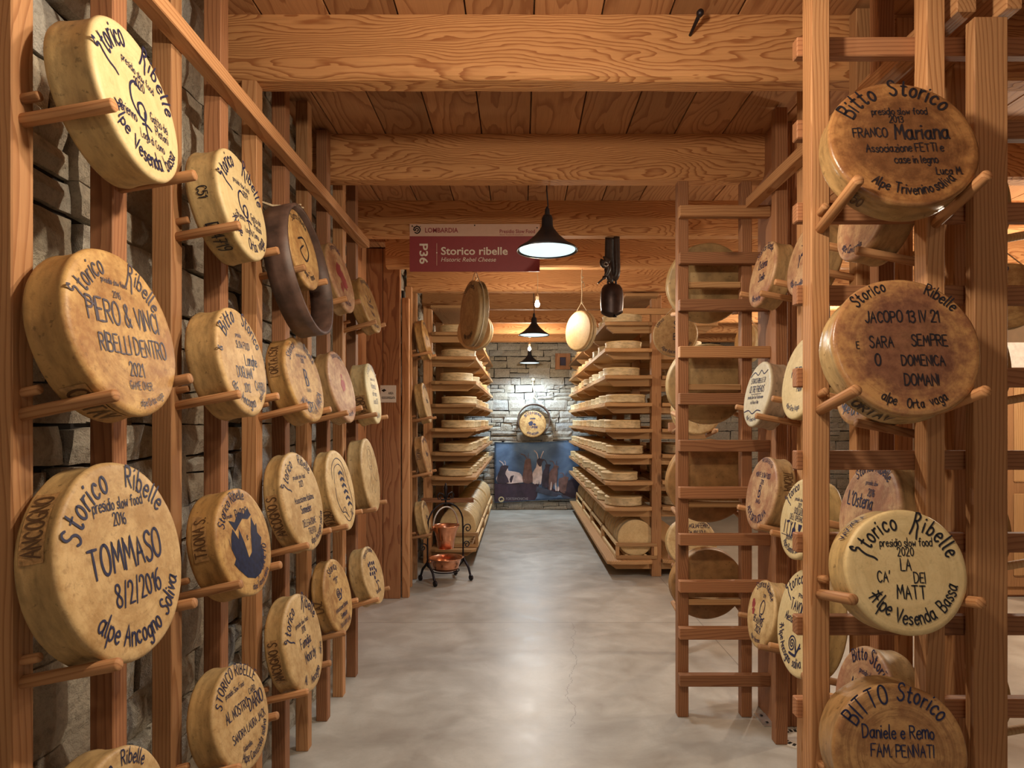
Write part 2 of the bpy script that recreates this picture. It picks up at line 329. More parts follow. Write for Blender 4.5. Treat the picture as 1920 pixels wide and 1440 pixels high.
def glyph(ch):
    if ch in GC: return GC[ch]
    s = G.get(ch)
    if s is None: GC[ch] = ([], 3.0); return GC[ch]
    st = []
    for q in s.split('|'):
        sm = q.startswith('~'); q = q.lstrip('~')
        pts = [tuple(float(v) for v in t.split(',')) for t in q.split()]
        if sm: pts = catmull(pts, 4)
        else:
            d = []
            for a, b in zip(pts, pts[1:]):
                d += [(a[0]+(b[0]-a[0])*t/2, a[1]+(b[1]-a[1])*t/2) for t in range(2)]
            pts = d + [pts[-1]]
        st.append(pts)
    xs = [p[0] for s_ in st for p in s_]
    GC[ch] = (st, max(xs)-min(0, min(xs))); return GC[ch]
def text_strokes(text, size, rng, track=1.7):
    """centred on x, baseline 0; returns [(x of the glyph, strokes)], width"""
    sc = size/10.0; x = 0; out = []; nx_ = 0.74
    for ch in text:
        if ch == ' ': x += 3.6; continue
        st, wd_ = glyph(ch)
        j = rng.uniform(0.93, 1.07); sl = rng.uniform(-0.03, 0.07); dy = rng.uniform(-.35, .35)
        out.append((x+wd_/2, [[((p[0]-wd_/2)*j + p[1]*sl, p[1]*j+dy) for p in s] for s in st])); x += wd_+track
    tot = x-track
    return [((c-tot/2)*sc*nx_, [[(p[0]*sc*nx_, p[1]*sc) for p in s] for s in st]) for c, st in out], tot*sc*nx_
def ribbon(bm, pts, w, f):
    """a pen line through 2D points; f maps 2D to 3D"""
    n = len(pts)
    if n < 2: return
    P = [Vector(p) for p in pts]; L = []; Rr = []
    for i in range(n):
        d = P[min(i+1, n-1)]-P[max(i-1, 0)]
        if d.length < 1e-9: d = Vector((1, 0))
        d.normalize(); nn = Vector((-d.y, d.x))*w/2
        e = d*w*0.4 if i == n-1 else (-d*w*0.4 if i == 0 else Vector((0, 0)))
        wn = 0.72 if i in (0, n-1) else 1.0
        L.append(bm.verts.new(f(P[i]+nn*wn+e))); Rr.append(bm.verts.new(f(P[i]-nn*wn+e)))
    for i in range(n-1):
        try: bm.faces.new((Rr[i], Rr[i+1], L[i+1], L[i]))
        except ValueError: pass
def write(bm, items, R, rng, pen):
    """items: ('a', text, radius, angle, size) arc over the top, ('b', ...) arc along the bottom, ('t', text, x, y, size[, rot]), ('c', points, width) pen curve"""
    lay = [0.0012]
    items = [(i[0], i[1], i[2], i[3], i[4]*.86)+tuple(i[5:]) if i[0] in 'abt' else i for i in items]
    for it in items:
        lay[0] += 0.00002
        if it[0] in 'ab':
            _, text, ra, ang, size = it[:5]; tr = it[5] if len(it) > 5 else 2.2
            gl, tot = text_strokes(text, size*R, rng, tr); ra *= R
            for gx, st in gl:
                if it[0] == 'a':
                    th = R_(ang)+gx/ra; ox, oy = ra*math.sin(th), ra*math.cos(th); ro = -th
                else:
                    th = R_(ang)-gx/ra; ox, oy = ra*math.sin(th), ra*math.cos(th); ro = math.pi-th
                ro += rng.uniform(-.05, .05)
                c, s = math.cos(ro), math.sin(ro)
                for q in st:
                    ribbon(bm, [(ox+p[0]*c-p[1]*s, oy+p[0]*s+p[1]*c) for p in q], R*pen/.023*max(.0095, min(.034, .108*size)), lambda v: Vector((v.x, v.y, lay[0])))
        elif it[0] == 't':
            _, text, x, y, size = it[:5]; ro = R_(it[5]) if len(it) > 5 else 0.0
            gl, tot = text_strokes(text, size*R, rng)
            c, s = math.cos(ro), math.sin(ro)
            for gx, st in gl:
                for q in st:
                    ribbon(bm, [(x*R+(gx+p[0])*c-p[1]*s, y*R+(gx+p[0])*s+p[1]*c) for p in q], R*pen/.023*max(.0095, min(.034, .108*size)), lambda v: Vector((v.x, v.y, lay[0])))
        elif it[0] == 'c':
            pts = catmull([(p[0]*R, p[1]*R) for p in it[1]], 6)
            ribbon(bm, pts, it[2]*R, lambda v: Vector((v.x, v.y, lay[0])))
        elif it[0] == 'p':
            vs = [bm.verts.new((p[0]*R, p[1]*R, lay[0]-0.0004)) for p in it[1]]
            f = bm.faces.new(vs)
            if f.normal.z < 0: f.normal_flip()
# ------------------------------------------------------------------ the cheese wheel
def heel_r(R, T, z):
    """radius of the hollow heel at depth z (0 at the face, -T at the back)"""
    t = min(1, max(0, -z/T))
    return R*(1.0-0.028*math.sin(math.pi*t))
def cheese_bm(R, T, rng, seg=72, hollow=1.0):
    prof = [(0, 0), (R*.5, 0), (R*.9, -0.0003), (R*.955, -0.0015), (R*.985, -0.0055), (R*.997, -0.012)]
    for i in range(1, 8):
        z = -0.012-(T-0.024)*i/8; prof.append((R-(R-heel_r(R, T, z))*hollow, z))
    prof += [(R*.997, -T+0.012), (R*.985, -T+.0055), (R*.95, -T+0.001), (0, -T)]
    bm = bmesh.new(); add_lathe(bm, [(r, z) for r, z in prof], seg)
    a, b, c = rng.uniform(0, 50), rng.uniform(0, 50), rng.uniform(0, 50)
    for v in bm.verts:
        q = v.co.copy(); rr = math.hypot(q.x, q.y)
        if rr > R*.9:
            d = noise.noise(Vector((q.x*7+a, q.y*7+b, q.z*12+c)))*0.0035+noise.noise(Vector((q.x*22+a, q.y*22+b, q.z*25+c)))*0.0012
            v.co.x += q.x/rr*d; v.co.y += q.y/rr*d
    bmesh.ops.recalc_face_normals(bm, faces=bm.faces[:])
    for f in bm.faces: f.smooth = True
    return bm
def face_matrix(kind, c, lean, yaw):
    base = {'L': Vector((1, 0, 0)), 'F': Vector((0, -1, 0)), 'S': Vector((-1, 0, 0)), 'B': Vector((0, 1, 0))}[kind]
    b = Matrix.Rotation(R_(yaw), 3, 'Z') @ base
    n = b*math.cos(R_(lean))+Vector((0, 0, math.sin(R_(lean))))
    r = Vector((0, 0, 1)).cross(b); u = n.cross(r)
    return Matrix(((r.x, u.x, n.x, c[0]), (r.y, u.y, n.y, c[1]), (r.z, u.z, n.z, c[2]), (0, 0, 0, 1)))
def heel_text(parent, R, T, text, ang, size, way, z0, plate=True, ink=None):
    """letters round the heel. way 'up': read clockwise with tops to the back; 'down': read anticlockwise with tops to the face"""
    rng = random.Random(text+str(R)); gl, tot = text_strokes(text, size*R, rng, 1.8)
    s = 1 if way == 'up' else -1
    hh = size*R; z0 = -(T-hh)/2-.006 if way == 'up' else -(T+hh)/2-.002
    def mp(v, lift):
        z = max(-T+.004, min(-0.004, z0-v.y*s)); rr = heel_r(R, T, z)+lift
        th = R_(ang)+s*v.x/R
        return Vector((rr*math.sin(th), rr*math.cos(th), z))
    if plate:
        bm = bmesh.new(); h = size*R*.5; n = 14; cols = []
        for i in range(n+1):
            x = -tot/2-.012+(tot+.024)*i/n
            cols.append([bm.verts.new(mp(Vector((x, (y-0.0)))+Vector((0, 0)), 0.0022)) for y in (-h*.35, h*.5, h*1.5, h*2.35)])
        for A, B in zip(cols, cols[1:]):
            for k in range(3): bm.faces.new((A[k], A[k+1], B[k+1], B[k]))
        bmesh.ops.recalc_face_normals(bm, faces=bm.faces[:])
        from_bm('stamped_plate', bm, M_PLATE, WM[parent], parent, smooth=True)['label'] = 'brown stamped plate on the heel'
    bm = bmesh.new()
    for gx, st in gl:
        for q in st:
            ribbon(bm, [(gx+p[0], p[1]) for p in q], size*R*.13, lambda v: mp(v, 0.0034))
    from_bm('heel_lettering', bm, ink or M_STAMP, WM[parent], parent)
def make_cheese(kind, c, R, lean, yaw, T, mat, label, texts=(), ink='blue', pen=.023, heel=(), group=None, seed=0, extra=(), name='whole_cheese'):
    rng = random.Random(seed*77+int(R*1e4))
    M = face_matrix(kind, c, lean, yaw)
    o = from_bm(name, cheese_bm(R, T, rng), CM[mat], M)
    tag(o, label, 'cheese', group)
    if texts:
        bm = bmesh.new(); write(bm, texts, R, rng, pen)
        from_bm('lettering', bm, INK[ink], M, o)
    for e_ink, items, nm in extra:
        bm = bmesh.new(); write(bm, items, R, rng, pen)
        from_bm(nm, bm, INK[e_ink], M, o)
    for h in heel: heel_text(o, R, T, *h)
    return o
def peg_bm(L, r=0.0138, seg=20):
    bm = bmesh.new()
    add_lathe(bm, [(0, 0), (r*.9, 0), (r, 0.002), (r, L-.004), (r*.86, L), (0, L)], seg)
    for f in bm.faces:
        f.smooth = abs(f.normal.z) < .5
    return bm
def peg(p0, p1, parent, mat, r=0.0138, name='peg'):
    p0 = Vector(p0); p1 = Vector(p1)
    M = T_(*p0) @ axes(p1-p0)
    bm = peg_bm((p1-p0).length, r); bmesh.ops.recalc_face_normals(bm, faces=bm.faces[:])
    return from_bm(name, bm, mat, M, parent)
def pegs_for(kind, c, R, lean, yaw, plane, posts, parent, mat, over=0.03, stub=True, r=0.0138):
    """two dowels standing out of the posts (their middle coordinates along the rack), bearing the wheel's heel"""
    M = face_matrix(kind, c, lean, 0); rv = M.col[0].xyz; u = M.col[1].xyz; n = M.col[2].xyz; cc = Vector(c)
    ax = 1 if kind in 'LS' else 0; nx = 0 if kind in 'LS' else 1
    for i, pm in enumerate(posts):
        if not hasattr(parent, 'matrix_basis'): par = min(parent, key=lambda o_: abs(WM[o_].translation[ax]-pm))
        else: par = parent
        d = (pm-cc[ax])/rv[ax]
        RR = R+r+.001; dd = max(-.93*RR, min(.93*RR, d))
        h = -math.sqrt(RR*RR-dd*dd)
        q = cc+rv*d+u*h
        tip = q+n*over
        t0 = (plane-q[nx])/n[nx]
        base = q+n*(t0-0.012/abs(n[nx])*1.0)
        peg(base, tip, par, mat, r)
        if stub and i == 0:
            b2 = base+Vector((0, 0, 0.045)); peg(b2, b2+n*0.048, par, mat, r*.75, 'stub_peg')
# ------------------------------------------------------------------ the room
ZC = 3.17            # underside of the ceiling planks
YB = 11.6            # far wall
XL = -1.185          # face of the stone on the left
def m_floor():
    m, nt, b = new_mat('polished_concrete'); k = NB(nt)
    co = k.n('ShaderNodeTexCoord').outputs['Object']
    sp = k.n('ShaderNodeSeparateXYZ'); nt.links.new(co, sp.inputs[0]); x, y = sp.outputs[0], sp.outputs[1]
    wx = k.comb(k.m('MULTIPLY', x, 0.85), y, 0.0)
    n1 = k.noise(wx, 1.1, 5, 0.6, 0.8); n2 = k.noise(wx, 4.5, 6, 0.62, 0.6); n3 = k.noise(co, 60, 3)
    c = k.ramp(k.m('ADD', k.m('MULTIPLY', n1, 0.6), k.m('MULTIPLY', n2, 0.4)), [(0.34, (0.27, 0.24, 0.20)), (0.5, (0.375, 0.345, 0.295)), (0.66, (0.50, 0.475, 0.415))])
    c = k.mix(k.m('MULTIPLY', k.ramp(n3, [(0.5, 0), (0.75, 1)]), 0.15), c, (0.25, 0.22, 0.19))
    # pale chips of old screed
    c = k.mix(k.ramp(k.noise(co, 3.2, 6, 0.6), [(0.70, 0), (0.73, 0.5)]), c, (0.70, 0.66, 0.58))
    def line(coord, at, w): return k.m('LESS_THAN', k.m('ABSOLUTE', k.m('SUBTRACT', coord, at)), w)
    j = k.m('MAXIMUM', line(y, 5.09, 0.003), line(x, 1.43, 0.003))
    wob = k.m('ADD', 0.34, k.m('ADD', k.m('MULTIPLY', k.m('SUBTRACT', k.noise(k.comb(0.0, k.m('MULTIPLY', y, 2.2), 0.0), 1.0, 6, 0.7), 0.5), 0.28), k.m('MULTIPLY', k.m('SUBTRACT', y, 4.2), 0.09)))
    crack = k.m('MULTIPLY', line(x, wob, 0.0016), k.m('MULTIPLY', k.m('GREATER_THAN', y, 3.35), k.m('LESS_THAN', y, 5.09)))
    c = k.mix(k.m('MULTIPLY', k.m('MAXIMUM', j, crack), 0.75), c, (0.12, 0.10, 0.085))
    nt.links.new(c, b.inputs['Base Color'])
    nt.links.new(k.m('MULTIPLY_ADD', n2, 0.3, 0.22), b.inputs['Roughness']); b.inputs['Specular IOR Level'].default_value = 0.5
    k.bump(b, n2, 0.05, 0.01)
    return m
def m_stone(name, dark, lightc):
    m, nt, b = new_mat(name); k = NB(nt)
    co = k.n('ShaderNodeTexCoord').outputs['Object']; rnd = k.n('ShaderNodeNewGeometry').outputs['Random Per Island']
    n1 = k.noise(co, 6, 6, 0.65); n2 = k.noise(co, 45, 5, 0.7)
    base = k.ramp(rnd, [(0.0, dark), (0.35, [(dark[i]+lightc[i])/2 for i in range(3)]), (0.62, (0.40, 0.335, 0.235)), (0.8, lightc), (1.0, (0.36, 0.36, 0.35))])
    c = k.mix(k.ramp(n1, [(0.35, 0), (0.68, 0.8)]), base, (0.46, 0.42, 0.34))
    c = k.mix(k.ramp(n2, [(0.45, 0), (0.75, 0.55)]), c, (0.12, 0.095, 0.07))
    nt.links.new(c, b.inputs['Base Color']); b.inputs['Roughness'].default_value = 0.85
    k.bump(b, k.m('ADD', n1, n2), 1.0, 0.02)
    return m
M_FLOOR = m_floor()
M_STONE = m_stone('dry_stone', (0.25, 0.20, 0.155), (0.60, 0.54, 0.42))
M_STONE2 = m_stone('far_stone', (0.42, 0.38, 0.33), (0.68, 0.64, 0.56))
M_PLASTER = simple('ochre_plaster', (0.42, 0.28, 0.17), 0.9, scale=4)

bm = bmesh.new(); add_box(bm, (2.2, 4.3, -0.05), (9.6, 15.6, 0.1))
tag(from_bm('floor', bm, M_FLOOR), 'smooth grey-beige polished concrete floor', 'floor', kind='structure')

bm = bmesh.new(); rng = random.Random(4); x = 0.0
px_ = (490-CX)*2.47/FPX
x = px_-6*.263
while x < 6.2:
    add_box(bm, (x+.1315, 4.3, ZC+.02), (.263-.006, 15.0, .04), .002); x += .263
add_box(bm, (2.4, 4.3, ZC+.06), (9.6, 15.6, .03))
tag(from_bm('ceiling', bm, WC), 'ceiling of wide brown larch planks running away from the camera', 'ceiling', kind='structure')

def stone_wall(name, mat, origin, du, length, height, seed, hrange, wrange, label, keep=None):
    """coursed rubble: every stone an irregular chamfered block, all one wall"""
    rng = random.Random(seed); du = Vector(du); nrm = du.cross(Vector((0, 0, 1))); o = Vector(origin)
    bm = bmesh.new(); z = 0
    def P(u, z, d): return o+du*u+Vector((0, 0, z))+nrm*d
    def block(u0, u1, z0, z1):
        if u1-u0 < .02 or z1-z0 < .02: return
        d = rng.uniform(-.012, .028); g = .004
        j = lambda: rng.uniform(-.009, .009)
        q = [(u0+g+j(), z0+g+j()), (u1-g+j(), z0+g+j()), (u1-g+j(), z1-g+j()), (u0+g+j(), z1-g+j())]
        nx_, nz_ = max(2, int((u1-u0)/.05)), max(2, int((z1-z0)/.045))
        vs = []
        t1, t2 = rng.uniform(-.012, .012), rng.uniform(-.012, .012)
        for b_ in range(nz_+1):
            row = []
            for a_ in range(nx_+1):
                s, t = a_/nx_, b_/nz_
                uu = (q[0][0]*(1-s)+q[1][0]*s)*(1-t)+(q[3][0]*(1-s)+q[2][0]*s)*t
                zz = (q[0][1]*(1-s)+q[1][1]*s)*(1-t)+(q[3][1]*(1-s)+q[2][1]*s)*t
                edge = min(s, 1-s)*(u1-u0) < .012 or min(t, 1-t)*(z1-z0) < .012
                dd = d+t1*(s-.5)+t2*(t-.5)+noise.noise(Vector((uu*14, zz*14, seed)))*.010-(.016 if edge else 0)
                if edge: uu += noise.noise(Vector((uu*20, zz*20, 3)))*.008; zz += noise.noise(Vector((uu*20, zz*20, 9)))*.008
                row.append(bm.verts.new(P(uu, zz, dd)))
            vs.append(row)
        for b_ in range(nz_):
            for a_ in range(nx_): bm.faces.new((vs[b_][a_], vs[b_][a_+1], vs[b_+1][a_+1], vs[b_+1][a_]))
        rim = vs[0]+[r[-1] for r in vs[1:]]+vs[-1][-2::-1]+[r[0] for r in vs[-2:0:-1]]
        back = [bm.verts.new(v.co-nrm*.06) for v in rim]
        for i in range(len(rim)):
            k = (i+1) % len(rim); bm.faces.new((rim[k], rim[i], back[i], back[k]))
    while z < height:
        h = min(rng.uniform(*hrange), height-z+.02); u = -rng.uniform(0, .1)
        while u < length:
            w = rng.uniform(*wrange)*(0.7+h*2)
            u1 = min(u+w, length)
            if rng.random() < .3 and h > .13:
                zc = z+h*rng.uniform(.35, .65); uc = u+(u1-u)*rng.uniform(.3, .7)
                block(u, u1, z, zc)
                if rng.random() < .6: block(u, uc, zc, z+h); block(uc, u1, zc, z+h)
                else: block(u, u1, zc, z+h)
            else: block(u, u1, z, z+h)
            u = u1
        z += h
    # the dark hearting behind the joints
    a = [bm.verts.new(P(-.1, -.02, -.035)), bm.verts.new(P(length, -.02, -.035)), bm.verts.new(P(length, height, -.035)), bm.verts.new(P(-.1, height, -.035))]
    bm.faces.new(a); back = [bm.verts.new(v.co-nrm*.2) for v in a]
    for i in range(4): bm.faces.new((a[(i+1) % 4], a[i], back[i], back[(i+1) % 4]))
    bmesh.ops.recalc_face_normals(bm, faces=bm.faces[:])
    me_o = from_bm(name, bm, mat)
    me_o.data.materials.append(M_GAP)
    for p in list(me_o.data.polygons)[-5:]: p.material_index = 1
    return tag(me_o, label, 'wall', kind='structure')
stone_wall('wall_left', M_STONE, (XL, .02, 0), (0, 1, 0), 4.3, ZC, 3, (.09, .24), (.16, .46), 'rough dry-stone wall behind the left rack of cheeses')
stone_wall('wall_left_far', M_STONE2, (XL, 5.9, 0), (0, 1, 0), YB-5.9, ZC, 8, (.08, .18), (.14, .36), 'stone side wall behind the far left shelves')
stone_wall('wall_back', M_STONE2, (XL-.1, YB, 0), (1, 0, 0), 7.4, ZC, 11, (.09, .22), (.16, .46), 'pale squared-stone wall closing the end of the aisle')
# normal of each wall points into the room: checked by du x z
bm = bmesh.new(); add_box(bm, (6.25, 4.3, 1.6), (.1, 15.6, 3.3))
tag(from_bm('wall_right', bm, M_PLASTER), 'ochre wall on the far right of the hall', 'wall', kind='structure')
# timber lining between the two stone walls
bm = bmesh.new()
for i in range(8): add_box(bm, (-1.40, 4.40+.18*i, 1.58), (.03, .174, 3.16), .003)
tag(from_bm('wall_left_panel', bm, WP), 'larch boards lining the recess beyond the left rack', 'wall', kind='structure')
bm = bmesh.new()
for a, b_ in ((-1.40, -1.245), (-1.24, -1.087)): add_box(bm, ((a+b_)/2, 5.80, 1.58), (b_-a, .06, 3.16), .003)
add_box(bm, (-1.28, 5.86, 1.58), (.3, .06, 3.16))
tag(from_bm('wall_left_pier', bm, WP), 'upright larch board lining that carries the small white notice', 'wall', kind='structure')
box('trim_1', (-1.075, -1.012), (5.80, 5.86), (0, 2.72), W['Z'], bev=.004)
tag(bpy.context.scene.objects['trim_1'], 'narrow larch post trimming the edge of the board lining', 'trim', kind='structure')
box('trim_2', (-1.093, -1.07), (5.87, 5.92), (0, 2.8), M_GAP)
tag(SC.objects['trim_2'], 'dark groove beside the narrow larch trim post', 'trim', kind='structure')

# ceiling beams with a waney lower edge
BEAM_Y = [0.40, 1.43, 2.47, 3.495, 4.55, 5.49, 6.52, 7.55, 8.58, 9.62, 10.65]
BZ = 2.925
ords = ['behind the camera', 'above the camera', 'nearest in the picture', 'second nearest in the picture', 'third nearest, carrying the red sign', 'fourth nearest, just past the red sign', 'brightly lit, at the mouth of the shelf aisle',
        'second over the shelf aisle', 'third over the shelf aisle', 'fourth over the shelf aisle', 'last before the end wall']
def beam(y, i):
    rng = random.Random(i*5+1); bm = bmesh.new(); d = .125; n = 110; x0, x1 = -1.16, 6.2; rows = []
    h = ZC-BZ
    for a in range(n+1):
        x = x0+(x1-x0)*a/n
        w1 = noise.noise(Vector((x*1.3, i*7.1, 0))); w2 = noise.noise(Vector((x*5, i*3.3, 4))); w3 = noise.noise(Vector((x*2.1, i*9.3, 8))); w4 = noise.noise(Vector((x*17, i*3.3, 14)))*.35
        cz = .045+.016*w1+.009*w2+.006*w4; cy = .03+.012*w3+.006*w2
        pr = [(0, h), (.001*w4, cz+.02), (.002+.002*w2, cz), (cy*.45, cz*.38+.004*w4), (cy, .004+.004*w2), (d-.025-.006*w2, .002*w1), (d-.004, .022+.006*w3), (d, .05), (d, h)]
        rows.append([bm.verts.new((x-(x0+x1)/2, q[0]-d/2, q[1]-h/2)) for q in pr])
    for A, B in zip(rows, rows[1:]):
        for k in range(len(A)-1): bm.faces.new((A[k], A[k+1], B[k+1], B[k]))
        bm.faces.new((A[-1], A[0], B[0], B[-1]))
    bm.faces.new(rows[0][::-1]); bm.faces.new(rows[-1])
    bmesh.ops.recalc_face_normals(bm, faces=bm.faces[:])
    o = from_bm('ceiling_beam', bm, WB, T_((x0+x1)/2, y+d/2, BZ+h/2))
    return tag(o, 'larch ceiling beam, '+ords[i], 'beam', 'ceiling beams', 'structure')
for i, y in enumerate(BEAM_Y): beam(y, i)

# ------------------------------------------------------------------ lamps
def pendant(y, label):
    t = empty('pendant_lamp', T_(.157, y, 2.61)); tag(t, label, 'lamp', 'enamel pendant lamps over the aisle')
    bm = bmesh.new()
    pr = [(.012, .20), (.026, .198), (.032, .18), (.034, .135), (.045, .115), (.075, .078), (.125, .034), (.168, .008), (.178, -.002), (.180, -.010), (.176, -.010), (.166, .002), (.12, .026), (.06, .075), (.0, .085)]
    add_lathe(bm, pr, 56); from_bm('lamp_shade', bm, M_BLACK, WM[t], t, True)
    bm = bmesh.new(); add_lathe(bm, [(0, -.004), (.164, -.004), (.164, -.001), (0, -.001)], 48)
    from_bm('diffuser', bm, M_LAMP, WM[t], t)['label'] = 'glowing white lamp mouth'
    bm = bmesh.new(); add_tube(bm, [(0, 0, .19), (.004, 0, .26), (-.003, 0, .35), (0, 0, ZC-2.61)], .004, 6); add_lathe(bm, [(0, .19), (.016, .19), (.013, .235), (.006, .25), (0, .25)], 16)
    from_bm('cord', bm, M_BLACK, WM[t], t)
    l = light('pendant_light', 'SPOT', (.157, y, 2.58), 90 if y < 9 else 200, (.84, .93, 1.0) if y < 9 else (.66, .85, 1.0), .12, target=(.157, y, 0), spot=162)
    return t
M_LAMP = simple('lamp_glow', (1, 1, 1), emit=(.58, .90, .97, 1.0))
M_BULB = simple('bulb_glow', (1, 1, 1), emit=(1.0, .86, .66, 60))
pendant(3.76, 'black cone pendant lamp with glowing white mouth beside the red sign')
pendant(7.45, 'black cone pendant lamp in the middle of the shelf aisle')
pendant(11.0, 'smallest black cone pendant lamp, in front of the far stone wall')
def bulb(y, x, label, e):
    t = empty('hanging_bulb', T_(x, y, 2.66)); tag(t, label, 'lamp', 'bare bulbs over the aisle')
    bm = bmesh.new(); add_lathe(bm, [(0, -.035), (.014, -.031), (.022, -.018), (.022, -.002), (.012, .022), (.011, .03), (0, .03)], 20)
    from_bm('glass_bulb', bm, M_BULB, WM[t], t, True)
    bm = bmesh.new(); add_lathe(bm, [(0, .025), (.014, .025), (.016, .06), (.008, .085), (0, .085)], 16); add_tube(bm, [(0, 0, .08), (.006, 0, .2), (-.004, 0, .34), (0, 0, ZC-2.66)], .003, 6)
    from_bm('cord', bm, M_TWINE, WM[t], t)
    light('bulb_light', 'POINT', (x, y, 2.58), e, (1.0, .85, .66), .05)
bulb(5.75, .15, 'bare bulb hanging on a pale cord below the red sign', 28)
bulb(9.30, .13, 'bare bulb hanging over the far half of the shelf aisle', 60)

# ------------------------------------------------------------------ left peg rack
LP = [1.296, 1.618, 1.890, 2.199, 2.497, 2.80, 3.10, 3.41, 3.71, 4.00]
lr = empty('peg_rack', T_(-1.06, 2.65, 0)); tag(lr, 'long larch rack of upright posts with round pegs along the left stone wall', 'rack')
LPO = [box('post', (-1.09, -1.03), (y, y+.059), (0, 3.155 if i != 3 else 3.12), (WR if i % 2 else W)['Z'], lr) for i, y in enumerate(LP)]
box('top_rail', (-1.03, -.972), (.6, 4.12), (2.715, 2.765), W['Y'], lr)

PEGP = -1.03
LC = {
'L11':(-0.886,1.494,2.342,0.177,9.8,2.4),'L21':(-0.898,1.464,1.802,0.194,11.7,-1.0),'L31':(-0.896,1.467,1.285,0.227,10.6,0.4),'L41':(-0.900,1.462,0.675,0.172,10.8,0.4),
'L12':(-0.893,2.072,2.298,0.177,10.7,0.5),'L22':(-0.893,2.072,1.793,0.178,10.4,0.9),'L32':(-0.889,2.079,1.211,0.177,12.6,-1.8),'L42':(-0.895,2.070,0.650,0.165,14.4,-3.2),
'L23':(-0.899,2.682,1.776,0.184,13.7,-3.0),'L33':(-0.904,2.674,1.270,0.210,13.0,-1.8),'L43':(-0.901,2.679,0.677,0.202,12.2,-1.1),
'L14':(-0.912,3.267,2.333,0.183,13.8,-2.2),'L24':(-0.907,3.272,1.777,0.188,13.6,-2.0),'L34':(-0.910,3.269,1.252,0.209,11.9,-0.8),'L44':(-0.922,3.255,0.714,0.188,13.2,-1.7),
'L15':(-0.908,3.873,2.304,0.174,16.0,-3.3),'L25':(-0.888,3.891,1.769,0.187,9.0,1.8),'L35':(-0.901,3.879,1.276,0.226,8.7,1.9),'L45':(-0.890,3.890,0.669,0.177,16,-3.0)}
SRtop = lambda a0, a1, s1=.30, s2=.32: [('a', '{torico', .70, a0, s1, 1.9), ('a', '}ibelle', .70, a1, s2, 1.9)]
SR2 = lambda a, s=.24, w='Storico  Ribelle', r=.76: [('a', w, r, a, s)]
PS = lambda y, yr, s=.11, x=0: [('t', 'presidio slow food', x, y, s), ('t', yr, x, y-.16, s*1.2)]
GP = [('c', [(.02,.20),(-.10,.24),(-.22,.14),(-.24,-.06),(-.12,-.20),(.02,-.22),(.08,-.10),(.02,0),(-.10,-.06),(-.10,-.2)], .035), ('c', [(.05,-.10),(.02,-.30),(.04,-.46)], .03), ('c', [(-.06,-.3),(.06,-.27),(.16,-.3)], .03)]
SNAIL = lambda x, y, s: [('c', [(x+s*(1-t/26)*math.cos(t*.62), y+s*(1-t/26)*math.sin(t*.62)) for t in range(26)], .028), ('c', [(x+s, y-.1*s), (x+1.3*s, y-s), (x-.3*s, y-1.15*s)], .05), ('c', [(x+1.25*s, y-.9*s), (x+1.7*s, y-.1*s), (x+1.95*s, y+.55*s)], .04), ('c', [(x+1.65*s, y-.15*s), (x+2.2*s, y+.2*s)], .035)]
